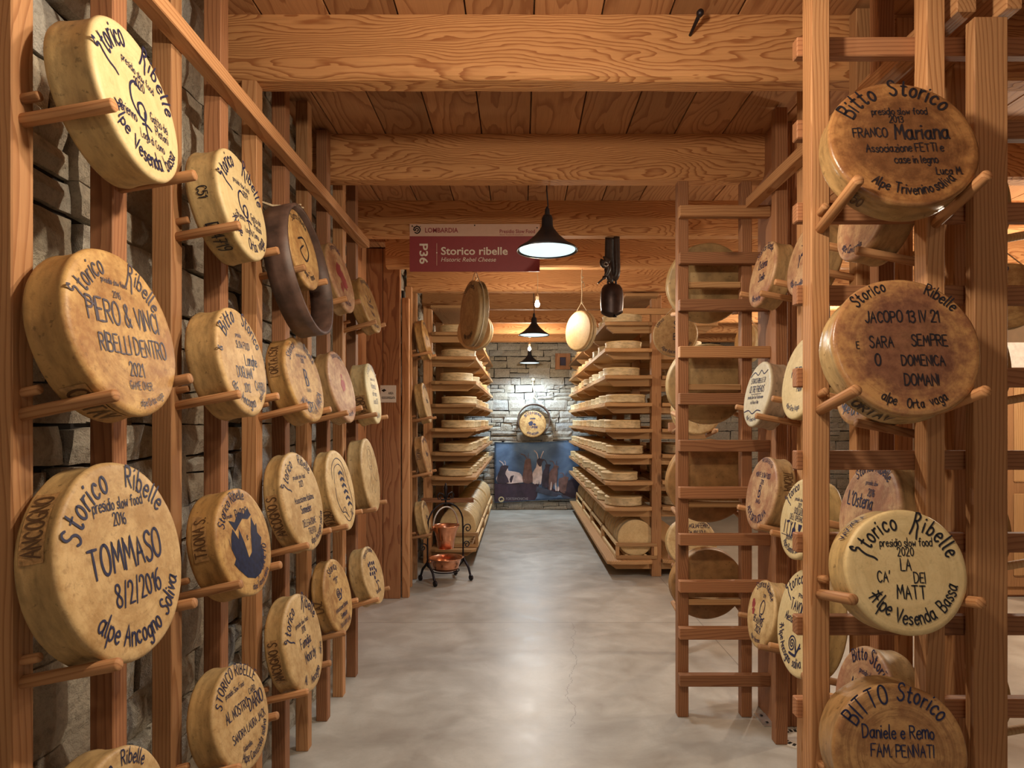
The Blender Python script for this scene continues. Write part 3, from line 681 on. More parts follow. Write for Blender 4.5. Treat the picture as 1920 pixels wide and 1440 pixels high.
TX = {
'L11': [('a', '{torico', .68, -44, .33, 1.6), ('a', '}ibelle', .72, 46, .33, 2.4), ('t', 'presidio slow food', .04, .36, .13, -8), ('t', '2020', .02, .20, .15, -5)] + GP + [('t', 'Gatto dei', .42, -.14, .15), ('t', 'Platani', .44, -.30, .15), ('t', 'Brienno', -.38, -.34, .16), ('t', 'Lago di Como', .14, -.50, .14), ('b', '[lpe', .82, 232, .25), ('b', 'Vesenda', .84, 184, .26), ('b', 'bassa', .86, 134, .22)],
'L12': [('a', '{torico', .68, -44, .33, 1.6), ('a', '}ibelle', .72, 44, .33, 2.2), ('t', 'presidio slow food', 0, .34, .12), ('t', '2019', .12, .18, .14)] + GP + [('t', 'Gatto dei', .42, -.20, .15), ('t', 'Platani', .44, -.36, .15), ('t', 'Brienno', -.30, -.34, .15), ('t', 'Lago di Como', .10, -.54, .14), ('b', '[lpe', .82, 225, .24), ('b', 'Orta', .84, 178, .24), ('b', 'vaga', .84, 142, .24)],
'L21': SRtop(-42, 38, .26, .26) + PS(.56, '2016', .08, -.08) + [('t', 'PIERO & VINCI', .0, .08, .30), ('t', 'RIBELLI DENTRO', .08, -.26, .24), ('t', '2021', .02, -.52, .19), ('t', 'GAME OVER', .05, -.68, .11), ('b', 'alpe Orta vaga', .88, 165, .10)],
'L31': [('a', 'Storico', .72, -40, .30), ('a', 'Ribelle', .74, 34, .27), ('t', 'presidio slow food', -.02, .52, .14), ('t', '2016', -.05, .36, .14), ('t', 'TOMMASO', -.02, -.08, .34), ('t', '8/2/2016', .06, -.42, .25), ('b', 'alpe Ancogno', .84, 194, .24), ('b', 'Soliva', .84, 132, .24)],
'L41': SR2(0, .22, 'Storico   Ribelle'),
'L22': [('a', 'Bitto', .72, -34, .34), ('a', 'Storico', .72, 40, .28), ('t', 'presidio', -.10, .44, .10), ('t', 'SLOW FOOD', .04, .24, .15), ('t', 'Langhe', .28, -.06, .24), ('t', 'DOGLIANI', -.10, -.30, .22), ('t', '2012', -.10, -.56, .18), ('t', 'CARRU', .50, -.52, .20), ('a', '&', .86, -80, .2), ('b', 'alpe Ancogno', .84, 204, .22), ('b', 'soliva', .84, 140, .16)],
'L32': [('a', 'Storico Ribelle', .78, -24, .22), ('t', 'presidio', -.44, .5, .09), ('t', 'PAROSA', .05, .44, .20), ('t', 'I', -.62, .02, .14), ('t', 'e', .04, .02, .16), ('t', 'A', .14, -.74, .12), ('b', 'CANETO', .72, 128, .2), ('b', 'alpe Taona soliva', .88, 164, .13)],
'L42': [('a', 'STORICO RIBELLE', .76, -2, .25), ('t', 'presidio Slow Food', -.10, .50, .12), ('t', 'AL NOSTRO', -.18, .08, .22), ('t', 'CARO', .48, .26, .14), ('t', 'DARIO', .52, -.04, .30), ('t', 'SANDRA LAURA JACK', .10, -.34, .18), ('t', 'Gabriella', -.12, -.60, .12), ('b', 'Alpe Cavizzola soliva', .84, 165, .18)],
'L13': [('a', 'Storico Ribelle', .74, 0, .2), ('c', [(-.3,.2),(.1,.3),(.3,0),(0,-.3),(-.3,-.1),(0,.1)], .05), ('b', 'alpe Taona', .76, 180, .2)],
'L23': [('a', 'Storico', .76, -38, .22), ('a', 'Ribelle', .76, 40, .22), ('t', 'presidio slow food', .02, .52, .10), ('t', '2018', .02, .38, .12), ('t', 'B', .02, -.16, .46), ('t', 'B', .05, -.16, .46), ('t', 'BANCA', .02, -.30, .10), ('b', 'ALPE', .80, 212, .26), ('b', 'ORTA VAGA', .80, 158, .28)],
'L33': [('a', '{torico', .72, -42, .26), ('a', 'Ribelle', .74, 28, .24), ('t', 'presidio slow food', 0, .44, .11), ('t', '2021', .02, .28, .14), ('t', 'Associazione Italiana', .02, -.02, .15), ('t', 'Sommelier', .0, -.24, .18), ('t', 'DELEGAZIONE', .02, -.50, .15), ('t', 'TRENTO', .06, -.68, .14), ('b', 'alpe Ancogno soliva', .86, 150, .16)],
'L43': [('a', '{torico', .70, -46, .30, 1.8), ('a', '}ibelle', .74, 40, .30, 2.2), ('t', 'presidio slow food', .02, .36, .12), ('t', '2018', .04, .20, .14), ('t', 'Famiglia', .02, -.08, .22), ('t', 'Noordy', .12, -.40, .26), ('b', 'Al', .84, 208, .2), ('b', 'Ancogno', .84, 168, .2), ('b', 'soliva', .84, 118, .14)],
'L14': [('a', 'Storico Ribelle', .80, -5, .18), ('b', 'alpe Orta', .80, 180, .16)],
'L24': [('a', 'Storico Ribelle', .82, 0, .16), ('b', 'alpe Cavizzola', .82, 180, .15)],
'L34': [('c', [(-.6,.3),(-.45,.62),(0,.78),(.4,.6),(.55,.1),(.6,-.4),(.3,-.72),(0,-.78),(-.25,-.6)], .02), ('c', [(-.5,.2),(-.3,.55),(.1,.62),(.35,.4),(.2,.2)], .02), ('c', [(-.5,.1),(-.55,-.2),(-.35,-.5),(-.1,-.55),(.1,-.7)], .02), ('c', [(-.3,-.5),(-.1,-.42),(.0,-.6)], .02), ('b', 'TC', .82, 150, .2)] + [('p', [(x, y), (x+.2, y+.05), (x+.34, y-.02), (x+.36, y-.1), (x+.2, y-.02), (x+.06, y-.07)]) for x, y in ((-.1,.42),(-.05,.26),(.0,.10),(.05,-.06),(.1,-.22),(.16,-.38))],
'L44': [('a', 'Storico', .70, -6, .26), ('t', 'presidio slow', .0, .46, .09), ('t', '2011', .0, .34, .12)] + SNAIL(-.04, .06, .14) + [('t', 'Associazione Italiana', 0, -.36, .15), ('t', 'Sommelier', .06, -.58, .17), ('t', 'DELEGAZIONE LAZIO', .04, -.78, .12)],
'L15': [('a', 'Storico Ribelle', .78, 0, .18), ('c', [(-.3,.3),(0,.1),(.3,.3)], .03), ('t', 'Ristorante', 0, -.1, .18), ('t', 'Primo', 0, -.4, .18), ('b', 'alpe Dosso', .82, 180, .16)],
'L25': [('a', 'STORICO RIBELLE', .78, 0, .22), ('t', 'presidio slow food', 0, .42, .12), ('t', 'Ristorante', .0, .16, .22), ('t', 'da Franco', 0, -.08, .20), ('t', 'Lecco 2017', 0, -.34, .20), ('b', 'alpe Orta', .80, 180, .2)],
'L35': [('c', [(-.15,.62),(.05,.7),(.25,.55),(.2,.3),(.05,.15),(-.15,.2),(-.22,.4),(-.15,.62)], .016), ('c', [(-.1,.5),(.02,.53),(.1,.48)], .014), ('c', [(0,.46),(.06,.34),(.0,.31)], .014), ('c', [(-.05,.24),(.05,.22),(.12,.25)], .014), ('c', [(-.05,.15),(-.1,-.05),(-.35,-.2),(-.45,-.45)], .016), ('c', [(.15,.15),(.2,-.05),(.45,-.2),(.6,-.2)], .016), ('c', [(-.3,-.45),(-.05,-.25),(.1,-.5),(.3,-.3)], .014), ('c', [(-.25,.5),(-.1,.75),(.2,.74),(.32,.5)], .014)],
'L45': [('a', 'Storico Ribelle', .80, -5, .20), ('t', 'Barattolo', .0, -.62, .16), ('c', [(-.02,-.2),(.1,-.4),(.02,-.5)], .035), ('c', [(.0,-.3),(.2,-.25),(.3,-.32)], .035)] + [('p', [(x+.075*math.cos(a*.785), y+.075*math.sin(a*.785)) for a in range(8)]) for x, y in ((-.3,.4),(-.12,.42),(.08,.38),(.26,.36),(-.22,.24),(-.02,.22),(.18,.2),(-.12,.06),(.08,.04),(.0,-.1),(.3,.08),(-.34,.1))],
}
look = {
'L11': 'ivory cheese wheel with blue interlaced monogram', 'L21': 'golden cheese wheel with faint grey lettering', 'L31': 'largest golden wheel, big one-word name and full date', 'L41': 'straw cheese wheel cut off by the bottom edge of the picture',
'L12': 'cream cheese wheel with interlaced monogram and stamped brown plate', 'L22': 'straw wheel with bold navy lettering and smooth brown heel', 'L32': 'tan cheese wheel with painted dark-blue fish-tail figure', 'L42': 'straw wheel filled with bold navy capitals',
'L23': 'golden wheel with large blue letter B', 'L33': 'straw wheel with five lines of blue script', 'L43': 'pale golden wheel with two swashed blue script words',
'L14': 'rosy wheel with smeared red picture', 'L24': 'rosy tan wheel with small purple cluster picture', 'L34': 'golden wheel drawn with a blue striped braid', 'L44': 'tan wheel with small blue snail spiral',
'L15': 'straw wheel beneath the end of the top rail', 'L25': 'pale wheel with greenish-blue lettering beside the white notice', 'L35': 'large golden wheel with a faint pencil figure', 'L45': 'pale straw wheel with a blue grape bunch'}
mats = {'L11': 'cream', 'L21': 'gold', 'L31': 'straw', 'L41': 'straw', 'L12': 'cream', 'L22': 'straw', 'L32': 'gold', 'L42': 'straw', 'L23': 'gold', 'L33': 'straw', 'L43': 'straw', 'L14': 'pink', 'L24': 'pink', 'L34': 'straw', 'L44': 'gold', 'L15': 'gold', 'L25': 'cream', 'L35': 'straw', 'L45': 'straw'}
inks = {'L21': 'faint', 'L35': 'line', 'L34': 'navy'}
heels = {'L31': [('ANCOGNO', -58, .16, 'up', -.075)], 'L32': [('TAONA S.', -72, .19, 'up', -.072)], 'L33': [('ANCOGNO S', -100, .17, 'up', -.070)], 'L43': [('ANCOGNO S', -92, .17, 'up', -.072)],
         'L12': [('D14719', -138, .22, 'down', -.052, False, INK['black']), ('C51', -92, .16, 'down', -.05, False, INK['black'])], 'L21': [('ORTAV', -150, .22, 'down', -.060)], 'L25': [('ORTA', -112, .24, 'down', -.05)], 'L23': [('ORTA C501', -62, .17, 'up', -.075)], 'L44': [('LAZ', -90, .2, 'up', -.07, False)], 'L34': [('ORTA', -125, .2, 'down', -.05)]}
rown = {'1': 'top row', '2': 'second row', '3': 'third row', '4': 'bottom row'}
coln = {'1': 'nearest column', '2': 'second column', '3': 'third column', '4': 'fourth column', '5': 'farthest column'}
fish = [('p', [(-.52,.18),(-.42,.30),(-.28,.08),(-.2,.26),(-.1,-.02),(-.05,-.3),(.1,-.22),(.2,.1),(.34,.4),(.42,.22),(.5,.26),(.46,.08),(.58,-.04),(.5,-.16),(.56,-.3),(.46,-.52),(.26,-.66),(.02,-.7),(-.26,-.62),(-.5,-.42),(-.62,-.3),(-.52,-.22),(-.6,-.02)]), ('p', [(-.34,.24),(-.5,.46),(-.3,.4),(-.1,.56),(.1,.5),(.26,.58),(.36,.44),(.2,.38),(0,.42)][::-1])]
def blob(x, y, r, n=14, seed=1):
    q = random.Random(seed); return ('p', [(x+r*q.uniform(.6, 1.15)*math.cos(i*6.283/n), y+r*q.uniform(.6, 1.15)*math.sin(i*6.283/n)) for i in range(n)])
extras = {'L32': [('navy', fish, 'painted_figure')], 'L14': [('red', [blob(-.1, .15, .30, seed=2), blob(.15, -.1, .28, seed=3), blob(-.2, -.3, .14, seed=4)], 'red_picture')],
          'L24': [('red', [blob(.02, .02, .2, seed=5), blob(.05, .3, .08, seed=8)], 'purple_picture')]}
for i, (k, v) in enumerate(LC.items()):
    X, Y, Z, R, lean, yaw = v
    T = max(.072, min(.105, (1.028-abs(X)-R*math.sin(R_(lean)))/math.cos(R_(lean))))
    make_cheese('L', (X, Y, Z), R, lean, yaw, T, mats[k], look[k] + (', ' + rown[k[1]] + ', ' + coln[k[2]] if len(look[k].split()) < 9 else ''), TX.get(k, ()), inks.get(k, 'blue'), .023, heels.get(k, ()), 'lettered wheels on the left peg rack', i+1, extras.get(k, ()))
    c = int(k[2]); pegs_for('L', (X, Y, Z), R, lean, yaw, PEGP, [LP[2*c-2]+.03, LP[2*c-1]+.03], LPO, W['Z'])

# the old wooden cheese hoop with its own wheel inside, hung in the top row
def hoop(kind, c, R, lean, yaw, T, th, label, mat, name='cheese_hoop'):
    M = face_matrix(kind, c, lean, yaw); bm = bmesh.new()
    pr = [(R, 0), (R*1.004, -T*.33), (R*.996, -T*.66), (R, -T), (R-th, -T), (R-th, -T*.5), (R-th, 0), (R, 0)]
    rings = add_lathe(bm, pr, 80)
    for v in bm.verts:
        rr = math.hypot(v.co.x, v.co.y); d = noise.noise(Vector((v.co.x*9, v.co.y*9, v.co.z*4)))*.003
        v.co.x *= 1+d/rr; v.co.y *= 1+d/rr; v.co.z += noise.noise(Vector((v.co.x*6, v.co.y*6, 5)))*.003
    bmesh.ops.remove_doubles(bm, verts=bm.verts[:], dist=1e-5)
    bmesh.ops.recalc_face_normals(bm, faces=bm.faces[:])
    o = from_bm(name, bm, mat, M, None, True)
    # the lap where the bent board overlaps itself, kept as a part
    bm = bmesh.new(); rows = []
    for i in range(15):
        a = R_(35+i*3.2); rows.append([bm.verts.new(((R+q)*math.sin(a), (R+q)*math.cos(a), z)) for q, z in ((.001, -.002), (.010, -.002), (.010, -T+.002), (.001, -T+.002))])
    for A, B in zip(rows, rows[1:]):
        for k in range(4): bm.faces.new((A[k], A[(k+1) % 4], B[(k+1) % 4], B[k]))
    bm.faces.new(rows[0][::-1]); bm.faces.new(rows[-1]); bmesh.ops.recalc_face_normals(bm, faces=bm.faces[:])
    from_bm('board_lap', bm, mat, M, o)
    return tag(o, label, 'cheese mould')
ho = hoop('L', (-0.875, 2.69, 2.235), .272, 10.1, .9, .100, .014, 'dark wooden cheese hoop hanging in the top row of the left rack', M_BARK)
Mh = WM[ho]; rv, uv, nv = (Mh.col[i].xyz for i in range(3)); cc = Mh.col[3].xyz
bm = bmesh.new()
top = cc+uv*.272
for s in (-1, 1):
    add_tube(bm, [top+rv*s*.02+nv*.006, top+uv*.012-nv*.05, top+uv*.02-nv*.11+rv*s*.01, Vector((-1.034, 2.69-.115*0-.165, 2.235+.235))], .0035, 6)
from_bm('twine', bm, M_TWINE, None, ho)
make_cheese('L', (-.905, 2.675, 2.318), .170, 12, -1, .085, 'gold', 'golden wheel standing inside the dark wooden hoop, top row', TX['L13'], 'black', .023, (), None, 40)
pegs_for('L', (-.905, 2.675, 2.318), .170, 12, -1, PEGP, [LP[4]+.035, LP[5]+.025], LPO, W['Z'], .03, False)
# ------------------------------------------------------------------ right front frame
FY = 1.88
ff = empty('display_rack', T_(1.3, FY, 0)); tag(ff, 'open larch frame of posts and crossbars with pegs at the right front', 'rack')
fpo = [box('post', (.854, .909), (FY, FY+.06), (0, 3.155), W['Z'], ff),
       box('post', (1.193, 1.248), (FY, FY+.06), (0, 3.155), W['Z'], ff)]
box('broad_post', (1.333, 1.433), (FY, FY+.04), (0, 2.79), W['Z'], ff)
for k in range(11):
    z = EYE-(88-CY+155*k)*1.945/FPX - .0
    box('crossbar', (.838, 2.05), (FY+.0605, FY+.0955), (z-.029, z+.029), WR['X'], ff)
for z in (1.95, .85): box('tie_bar', (1.345, 1.405), (FY+.04, FY+.0605), (z, z+.12), W['Z'], ff)
box('top_block', (1.272, 1.330), (FY-.015, FY+.62), (2.795, 2.87), W['Y'], ff)
box('top_block', (1.405, 1.452), (FY-.03, FY+.62), (2.795, 2.87), W['Y'], ff)
RC = {'R1': (1.045, 1.742, 2.361, .203, 16.5, -1.5), 'R2': (1.052, 1.742, 1.806, .201, 13.5, -1.5), 'R3': (1.053, 1.742, 1.191, .169, 10.9, .7), 'R4': (1.035, 1.742, .695, .182, 8, -2)}
TX.update({
'R1': [('a', 'Bitto', .74, -40, .30), ('a', 'Storico', .76, 22, .30), ('t', 'presidio slow food', 0, .44, .13), ('t', '2013', -.06, .31, .13), ('t', 'FRANCO', -.44, .08, .17), ('t', 'Mariana', .24, .04, .28), ('t', 'Associazione FETTI e', -.02, -.16, .15), ('t', 'case in legno', .10, -.34, .14), ('t', 'Luca M.', .5, -.52, .14), ('b', 'Alpe', .82, 212, .17), ('b', 'Trivenino', .82, 180, .17), ('b', 'soliva', .82, 148, .17)],
'R2': [('a', 'Storico', .82, -30, .20), ('a', 'Ribelle', .82, 38, .20), ('t', 'JACOPO 13 IV 21', -.02, .34, .19), ('t', 'E', -.66, -.04, .12), ('t', 'SARA', -.34, -.02, .18), ('t', 'SEMPRE', .30, .0, .18), ('t', 'O', -.42, -.28, .2), ('t', 'DOMENICA', .18, -.28, .17), ('t', 'DOMANI', .12, -.56, .18), ('b', 'alpe', .87, 204, .15), ('b', 'Orta', .87, 180, .15), ('b', 'vaga', .87, 158, .15)],
'R3': [('a', '{torico', .68, -38, .30, 2.2), ('a', '}ibelle', .70, 42, .30, 2.8), ('t', 'presidio slow food', .02, .40, .15), ('t', '2020', .0, .25, .16), ('t', 'LA', -.02, .02, .21), ('t', "CA'", -.40, -.16, .20), ('t', 'DEI', .18, -.18, .19), ('t', 'MATT', .02, -.42, .24), ('b', '[lpe', .78, 224, .26), ('b', 'Vesenda', .82, 176, .25), ('b', 'Bassa', .82, 124, .24)],
'R4': [('a', 'BITTO', .74, -34, .30), ('a', 'Storico', .76, 26, .28), ('t', 'Daniele e Remo', -.02, .22, .22), ('t', 'FAM. PENNATI', .02, -.04, .20), ('b', 'alpe Trona', .82, 180, .18)]})
rl = {'R1': ('brown', 'darkest brown cheese wheel, top of the right front frame', 'black', [('550', -138, .16, 'down', -.05, False)]),
      'R2': ('russet', 'glossy reddish-brown cheese wheel with faint capitals, second down the right front frame', 'black', [('ORTAV', -152, .20, 'down', -.06, False, INK['black'])]),
      'R3': ('cream', 'ivory cheese wheel with crisp black script, third down the right front frame', 'black', [('VAZZOLA', -42, .16, 'up', -.06, False, INK['blue'])]),
      'R4': ('umber', 'mottled brown cheese wheel at the bottom of the right front frame', 'blue', [])}
for i, (k, v) in enumerate(RC.items()):
    X, Y, Z, R, lean, yaw = v; m, lab, ink, hl = rl[k]
    T = max(.08, min(.108, (FY-.002-Y-R*math.sin(R_(lean)))/math.cos(R_(lean))))
    make_cheese('F', (X, Y, Z), R, lean, yaw, T, m, lab, TX[k], ink, .026 if ink == 'black' else .024, hl, 'lettered wheels on the right front frame', 60+i)
    pegs_for('F', (X, Y, Z), R, lean, yaw, FY, [.8815, 1.2205], fpo, W['Z'], .035, True, .0155)

# ------------------------------------------------------------------ right rack along the aisle
RX = 1.262
sr = empty('side_rack', T_(1.29, 2.6, 0)); tag(sr, 'larch rack of posts and pegs behind the right front frame', 'rack')
SP = [2.00, 2.26, 2.405, 2.73, 2.87, 3.165]
spo = [box('post', (RX, RX+.06), (y, y+.055), (0, 3.155), (WR if i % 2 else W)['Z'], sr) for i, y in enumerate(SP)]
box('top_rail', (RX-.06, RX-.001), (1.99, 3.42), (2.74, 2.79), W['Y'], sr)
SCZ = {'S1': (1.122, 2.109, 2.288, .160), 'S2': (1.122, 2.106, 1.754, .169), 'S3': (1.132, 2.095, 1.300, .178), 'S4': (1.122, 2.105, .683, .174),
       'M1': (1.136, 2.575, 2.255, .150), 'M2': (1.130, 2.59, 1.779, .174), 'M3': (1.125, 2.60, 1.205, .167), 'M4': (1.13, 2.594, .787, .214),
       'F1': (1.136, 3.02, 2.292, .156), 'F2': (1.115, 3.03, 1.729, .158), 'F3': (1.131, 3.025, 1.261, .178), 'F4': (1.130, 3.02, .694, .158)}
TX.update({
'S1': [('a', 'Storico Ribelle', .78, 0, .18), ('t', 'AVVENTO', .0, -.1, .2), ('b', 'alpe Cavizzola', .82, 190, .18)],
'S2': [('t', 'Roberto', 0, .1, .2), ('b', 'alpe Orta', .80, 190, .26)],
'S3': [('a', 'Storico Ribelle', .78, -2, .22), ('t', 'presidio slow', 0, .52, .10), ('t', '2016', .04, .32, .15), ('t', "L'Osteria", -.28, .08, .30), ('t', 'del Borgo', 0, -.3, .2)],
'S4': [('a', 'Bitto Storico', .74, 6, .28), ('t', 'presidio slow food', .1, .46, .12), ('t', '2014', .16, .30, .15), ('t', 'Milano', -.10, .02, .34), ('b', 'soliva', .8, 180, .2)],
'M1': [('t', 'Storico', .0, .4, .2), ('t', '2012', .1, .1, .3), ('t', 'Y', -.2, -.2, .4), ('b', 'Alpe Stavello', .80, 190, .2)],
'M2': [('a', 'Storico Ribelle', .8, 20, .16), ('t', 'NOVENTA', -.05, .02, .26), ('t', 'Piavi', .1, -.34, .18), ('b', 'alpe Orta Vaga', .80, 186, .14)],
'M3': [('a', '{torico', .72, -40, .26, 2), ('a', 'Ribelle', .74, 40, .24), ('t', 'presidio slow food', .0, .42, .11), ('t', '2021', .0, .28, .12), ('t', 'DOLUZIONE', .1, .10, .18), ('t', 'DELL OPERAIO', -.05, -.06, .15), ('t', 'BUONA PENSIONE', .0, -.56, .14), ('b', 'Alpe Bonino soliva', .84, 180, .18),
       ('c', [(-.62,-.12),(-.60,-.42)], .04), ('c', [(-.50,-.14),(-.40,-.12)], .07), ('c', [(-.45,-.14),(-.43,-.44)], .035), ('c', [(-.3,-.12),(-.26,-.2),(-.2,-.12)], .03), ('c', [(-.26,-.2),(-.24,-.44)], .05), ('p', [(-.10,-.10),(-.04,-.10),(-.04,-.22),(.02,-.28),(.02,-.46),(-.16,-.46),(-.16,-.28),(-.10,-.22)]), ('p', [(.12,-.12),(.32,-.12),(.28,-.26),(.22,-.3),(.16,-.26)]), ('c', [(.22,-.28),(.22,-.42)], .025), ('c', [(.14,-.44),(.30,-.44)], .03), ('c', [(-.7,-.48),(.5,-.48)], .02)],
'M4': [('a', '{torico', .72, -36, .26, 2.2), ('a', '}ibelle', .72, 40, .26, 2.4), ('t', 'presidio slow food', .1, .44, .11), ('t', 'TAVOLO', -.12, .14, .24), ('t', 'Alessandro Federica', .02, -.10, .19), ('b', '[lpe', .82, 238, .2), ('b', 'Ancogno', .84, 205, .2), ('b', 'soliva', .84, 165, .2)] + SNAIL(-.12, -.46, .16),
'F1': [('a', 'Storico Ribelle', .78, 0, .24), ('t', 'Osteria', 0, .2, .3), ('t', 'Stella', .1, -.2, .26), ('b', 'Alpe Ancogno', .82, 180, .2)],
'F2': [('c', [(-.7,.55),(-.4,.68),(-.1,.58),(.1,.72),(.35,.6),(.6,.7)], .03), ('t', 'STORICO RIBELLE DI', -.02, .34, .17), ('t', 'OLTRE FRIENDS', 0, .06, .22), ('t', 'presidio Slow Food Valchiavenna', 0, -.14, .12), ('t', 'e di Vino in Vino', 0, -.3, .13), ('c', [(-.7,-.55),(-.35,-.5),(0,-.6),(.3,-.5),(.6,-.52)], .03), ('b', 'alpe Trona vaga', .84, 180, .16), ('c', [(-.4,-.0),(.4,-.0)], .02)],
'F3': [('a', 'PRESIDIO BITTO', .84, 8, .13), ('t', 'MONTE SLOW FOOD', .0, .42, .15), ('t', '2015', .04, .24, .14), ('t', 'B', -.02, -.10, .34), ('t', 'BANCA', 0, -.28, .13), ('b', 'ALPE ORTA SOLIVA', .80, 180, .22)],
'F4': [('a', 'Storico Ribelle', .78, 4, .25), ('t', '2019', .1, .5, .12), ('t', 'BEAUVAIS', -.02, -.32, .22), ('t', '2021!', .06, -.56, .24), ('b', 'Alpe Varrone', .84, 180, .16), ('c', [(.0,-.1),(-.05,.2),(.1,.42),(.25,.3),(.2,.05),(.05,0)], .035), ('c', [(.0,-.05),(.2,-.12),(.35,-.05)], .04), ('c', [(.1,0),(.16,-.2)], .05)]})
sl = {'S1': ('pink', 'rosy wheel half hidden above, behind the darkest brown front wheel'), 'S2': ('tan', 'tan wheel peeping out below the glossy red-brown front wheel'), 'S3': ('pink', 'large rosy wheel behind the ivory front wheel, blue lettering'), 'S4': ('pink', 'pinkish wheel with smooth heel just above the bottom front wheel'),
      'M1': ('pink', 'brown-lettered wheel at top, half hidden by the right front post'), 'M2': ('cream', 'pale wheel with faint blue capitals half hidden by the right front post'), 'M3': ('cream', 'cream wheel drawn with blue tools, bottle and glass'), 'M4': ('cream', 'large ivory wheel with blue snail drawing beside the right front post'),
      'F1': ('pink', 'tilted rosy wheel at the top right end of the ladder frame'), 'F2': ('grey', 'whitish-grey wheel with blue block lettering right of the ladder frame'), 'F3': ('pink', 'rosy wheel with blue letter B right of the ladder frame'), 'F4': ('straw', 'lowest small wheel with red and black drawing right of the ladder frame')}
for i, (k, v) in enumerate(SCZ.items()):
    X, Y, Z, R = v; lean = 11; m, lab = sl[k]
    T = max(.075, min(.105, (RX-.003-X-R*math.sin(R_(lean)))/math.cos(R_(lean))))
    hl = [('TRONA', 62, .2, 'up', -.06, False)] if k == 'F3' else []
    ex = [('red', [blob(-.58, .14, .16, seed=12), blob(-.5, -.05, .12, seed=13)], 'red_crest')] if k == 'F4' else []
    make_cheese('S', (X, Y, Z), R, lean, 0, T, m, lab, TX[k], 'blue', .024, hl, 'lettered wheels on the side rack', 80+i, ex)
    c = 'SMF'.index(k[0]); pegs_for('S', (X, Y, Z), R, lean, 0, RX, [SP[2*c+1]+.0275, SP[2*c]+.0275], spo, W['Z'], .03, True)

# timber pillar of three boards at the far end of the side rack
bm = bmesh.new()
for i in range(3): add_box(bm, (1.375+.0835*i, 3.475, 1.585), (.0815, .25, 3.17), .003)
tag(from_bm('pillar', bm, WR['Z']), 'dark timber pillar of upright boards right of the ladder frame', 'pillar', kind='structure')
fp = empty('foot_bracket', T_(1.32, 3.40, 0)); tag(fp, 'small steel floor plate at the foot of the timber pillar', 'bracket')
box('base_plate', (1.275, 1.335), (3.35, 3.50), (0, .006), M_STEEL, fp, .001)
for y in (3.38, 3.46): box('screw', (1.298, 1.312), (y, y+.014), (.006, .011), M_BLACK, fp, .002)

# rack behind the broad front post, its wheels turned to the right-hand room
br = empty('peg_rack', T_(1.48, 2.3, 0)); tag(br, 'larch posts with pegs pointing right, behind the broad front post', 'rack')
bpo = [box('post', (1.45, 1.51), (y, y+.055), (0, 3.155), W['Z'], br) for y in (2.14, 2.46)]
box('post', (1.585, 1.64), (2.33, 2.385), (0, 3.155), WR['Z'], br)
for i, z in enumerate((2.36, 1.81, 1.25, .69)):
    c = (1.635, 2.31, z); R = .185
    make_cheese('L', c, R, 10, 0, .09, 'gold', ['top', 'second', 'third', 'lowest'][i]+' golden wheel facing away right, behind the broad front post', (), 'blue', .03, [('S. NO', -98, .22, 'up', -.07, False, INK['black'])] if i == 1 else [], 'wheels facing right behind the broad post', 120+i)
    pegs_for('L', c, R, 10, 0, 1.51, [2.1675, 2.4875], bpo, WY, .06, False)

# ------------------------------------------------------------------ ladder frame
LY_ = 3.46
lf = empty('ladder_rack', T_(1.05, LY_, 0)); tag(lf, 'ladder-like larch frame standing on the concrete at the right of the aisle', 'rack')
lpo = [box('stile', (.850, .909), (LY_, LY_+.055), (0, 2.90), WR['Z'], lf), box('stile', (1.195, 1.252), (LY_, LY_+.055), (0, 2.90), WR['Z'], lf)]
for k in range(11):
    z = EYE-(395.5+88.1*k-CY)*3.42/FPX
    if z < .15: continue
    box('rung', (.850, 1.335), (LY_-.0455, LY_-.0005), (z-.031, z+.031), (W if k in (0, 3) else WR)['X'], lf)
BK = [(1.045, 3.645, 2.38, .222), (1.05, 3.645, 1.815, .228), (1.055, 3.645, 1.27, .236), (1.045, 3.645, .695, .205)]
bt = ['old', 'old', 'tan', 'tan']
for i, (X, Y, Z, R) in enumerate(BK):
    M0 = (X, Y, Z); T = .075
    make_cheese('B', M0, R, 8, 0, T, bt[i], ['top', 'second', 'third', 'lowest'][i]+' of the plain wheels seen from behind through the ladder frame', (), 'blue', .03, (), 'wheels on the far side of the ladder frame', 140+i)
    pegs_for('B', M0, R, 8, 0, LY_+.055, [.8795, 1.2235], lpo, W['Z'], .03, False)
    zr = (2.34, 1.785, 1.15, .62)[i]
    box('back_rail', (.909, 1.195), (LY_+.005, LY_+.045), (zr-.016, zr+.016), WS['X'], lf)

# floor drain
dr = empty('floor_drain', T_(1.405, 3.22, 0)); tag(dr, 'round white floor drain with slotted ring beside the right front post', 'drain')
bm = bmesh.new(); add_lathe(bm, [(0, .004), (.098, .004), (.103, 0.0), (0, 0)], 48); from_bm('drain_cover', bm, simple('white_drain', (.66, .63, .57), .4, var=.05), WM[dr], dr)
bm = bmesh.new()
for i in range(22):
    a = 2*math.pi*i/22; add_box(bm, (.082, 0, .0046), (.026, .014, .001), 0, Matrix.Rotation(a, 4, 'Z'))
from_bm('slots', bm, M_GAP, WM[dr], dr)

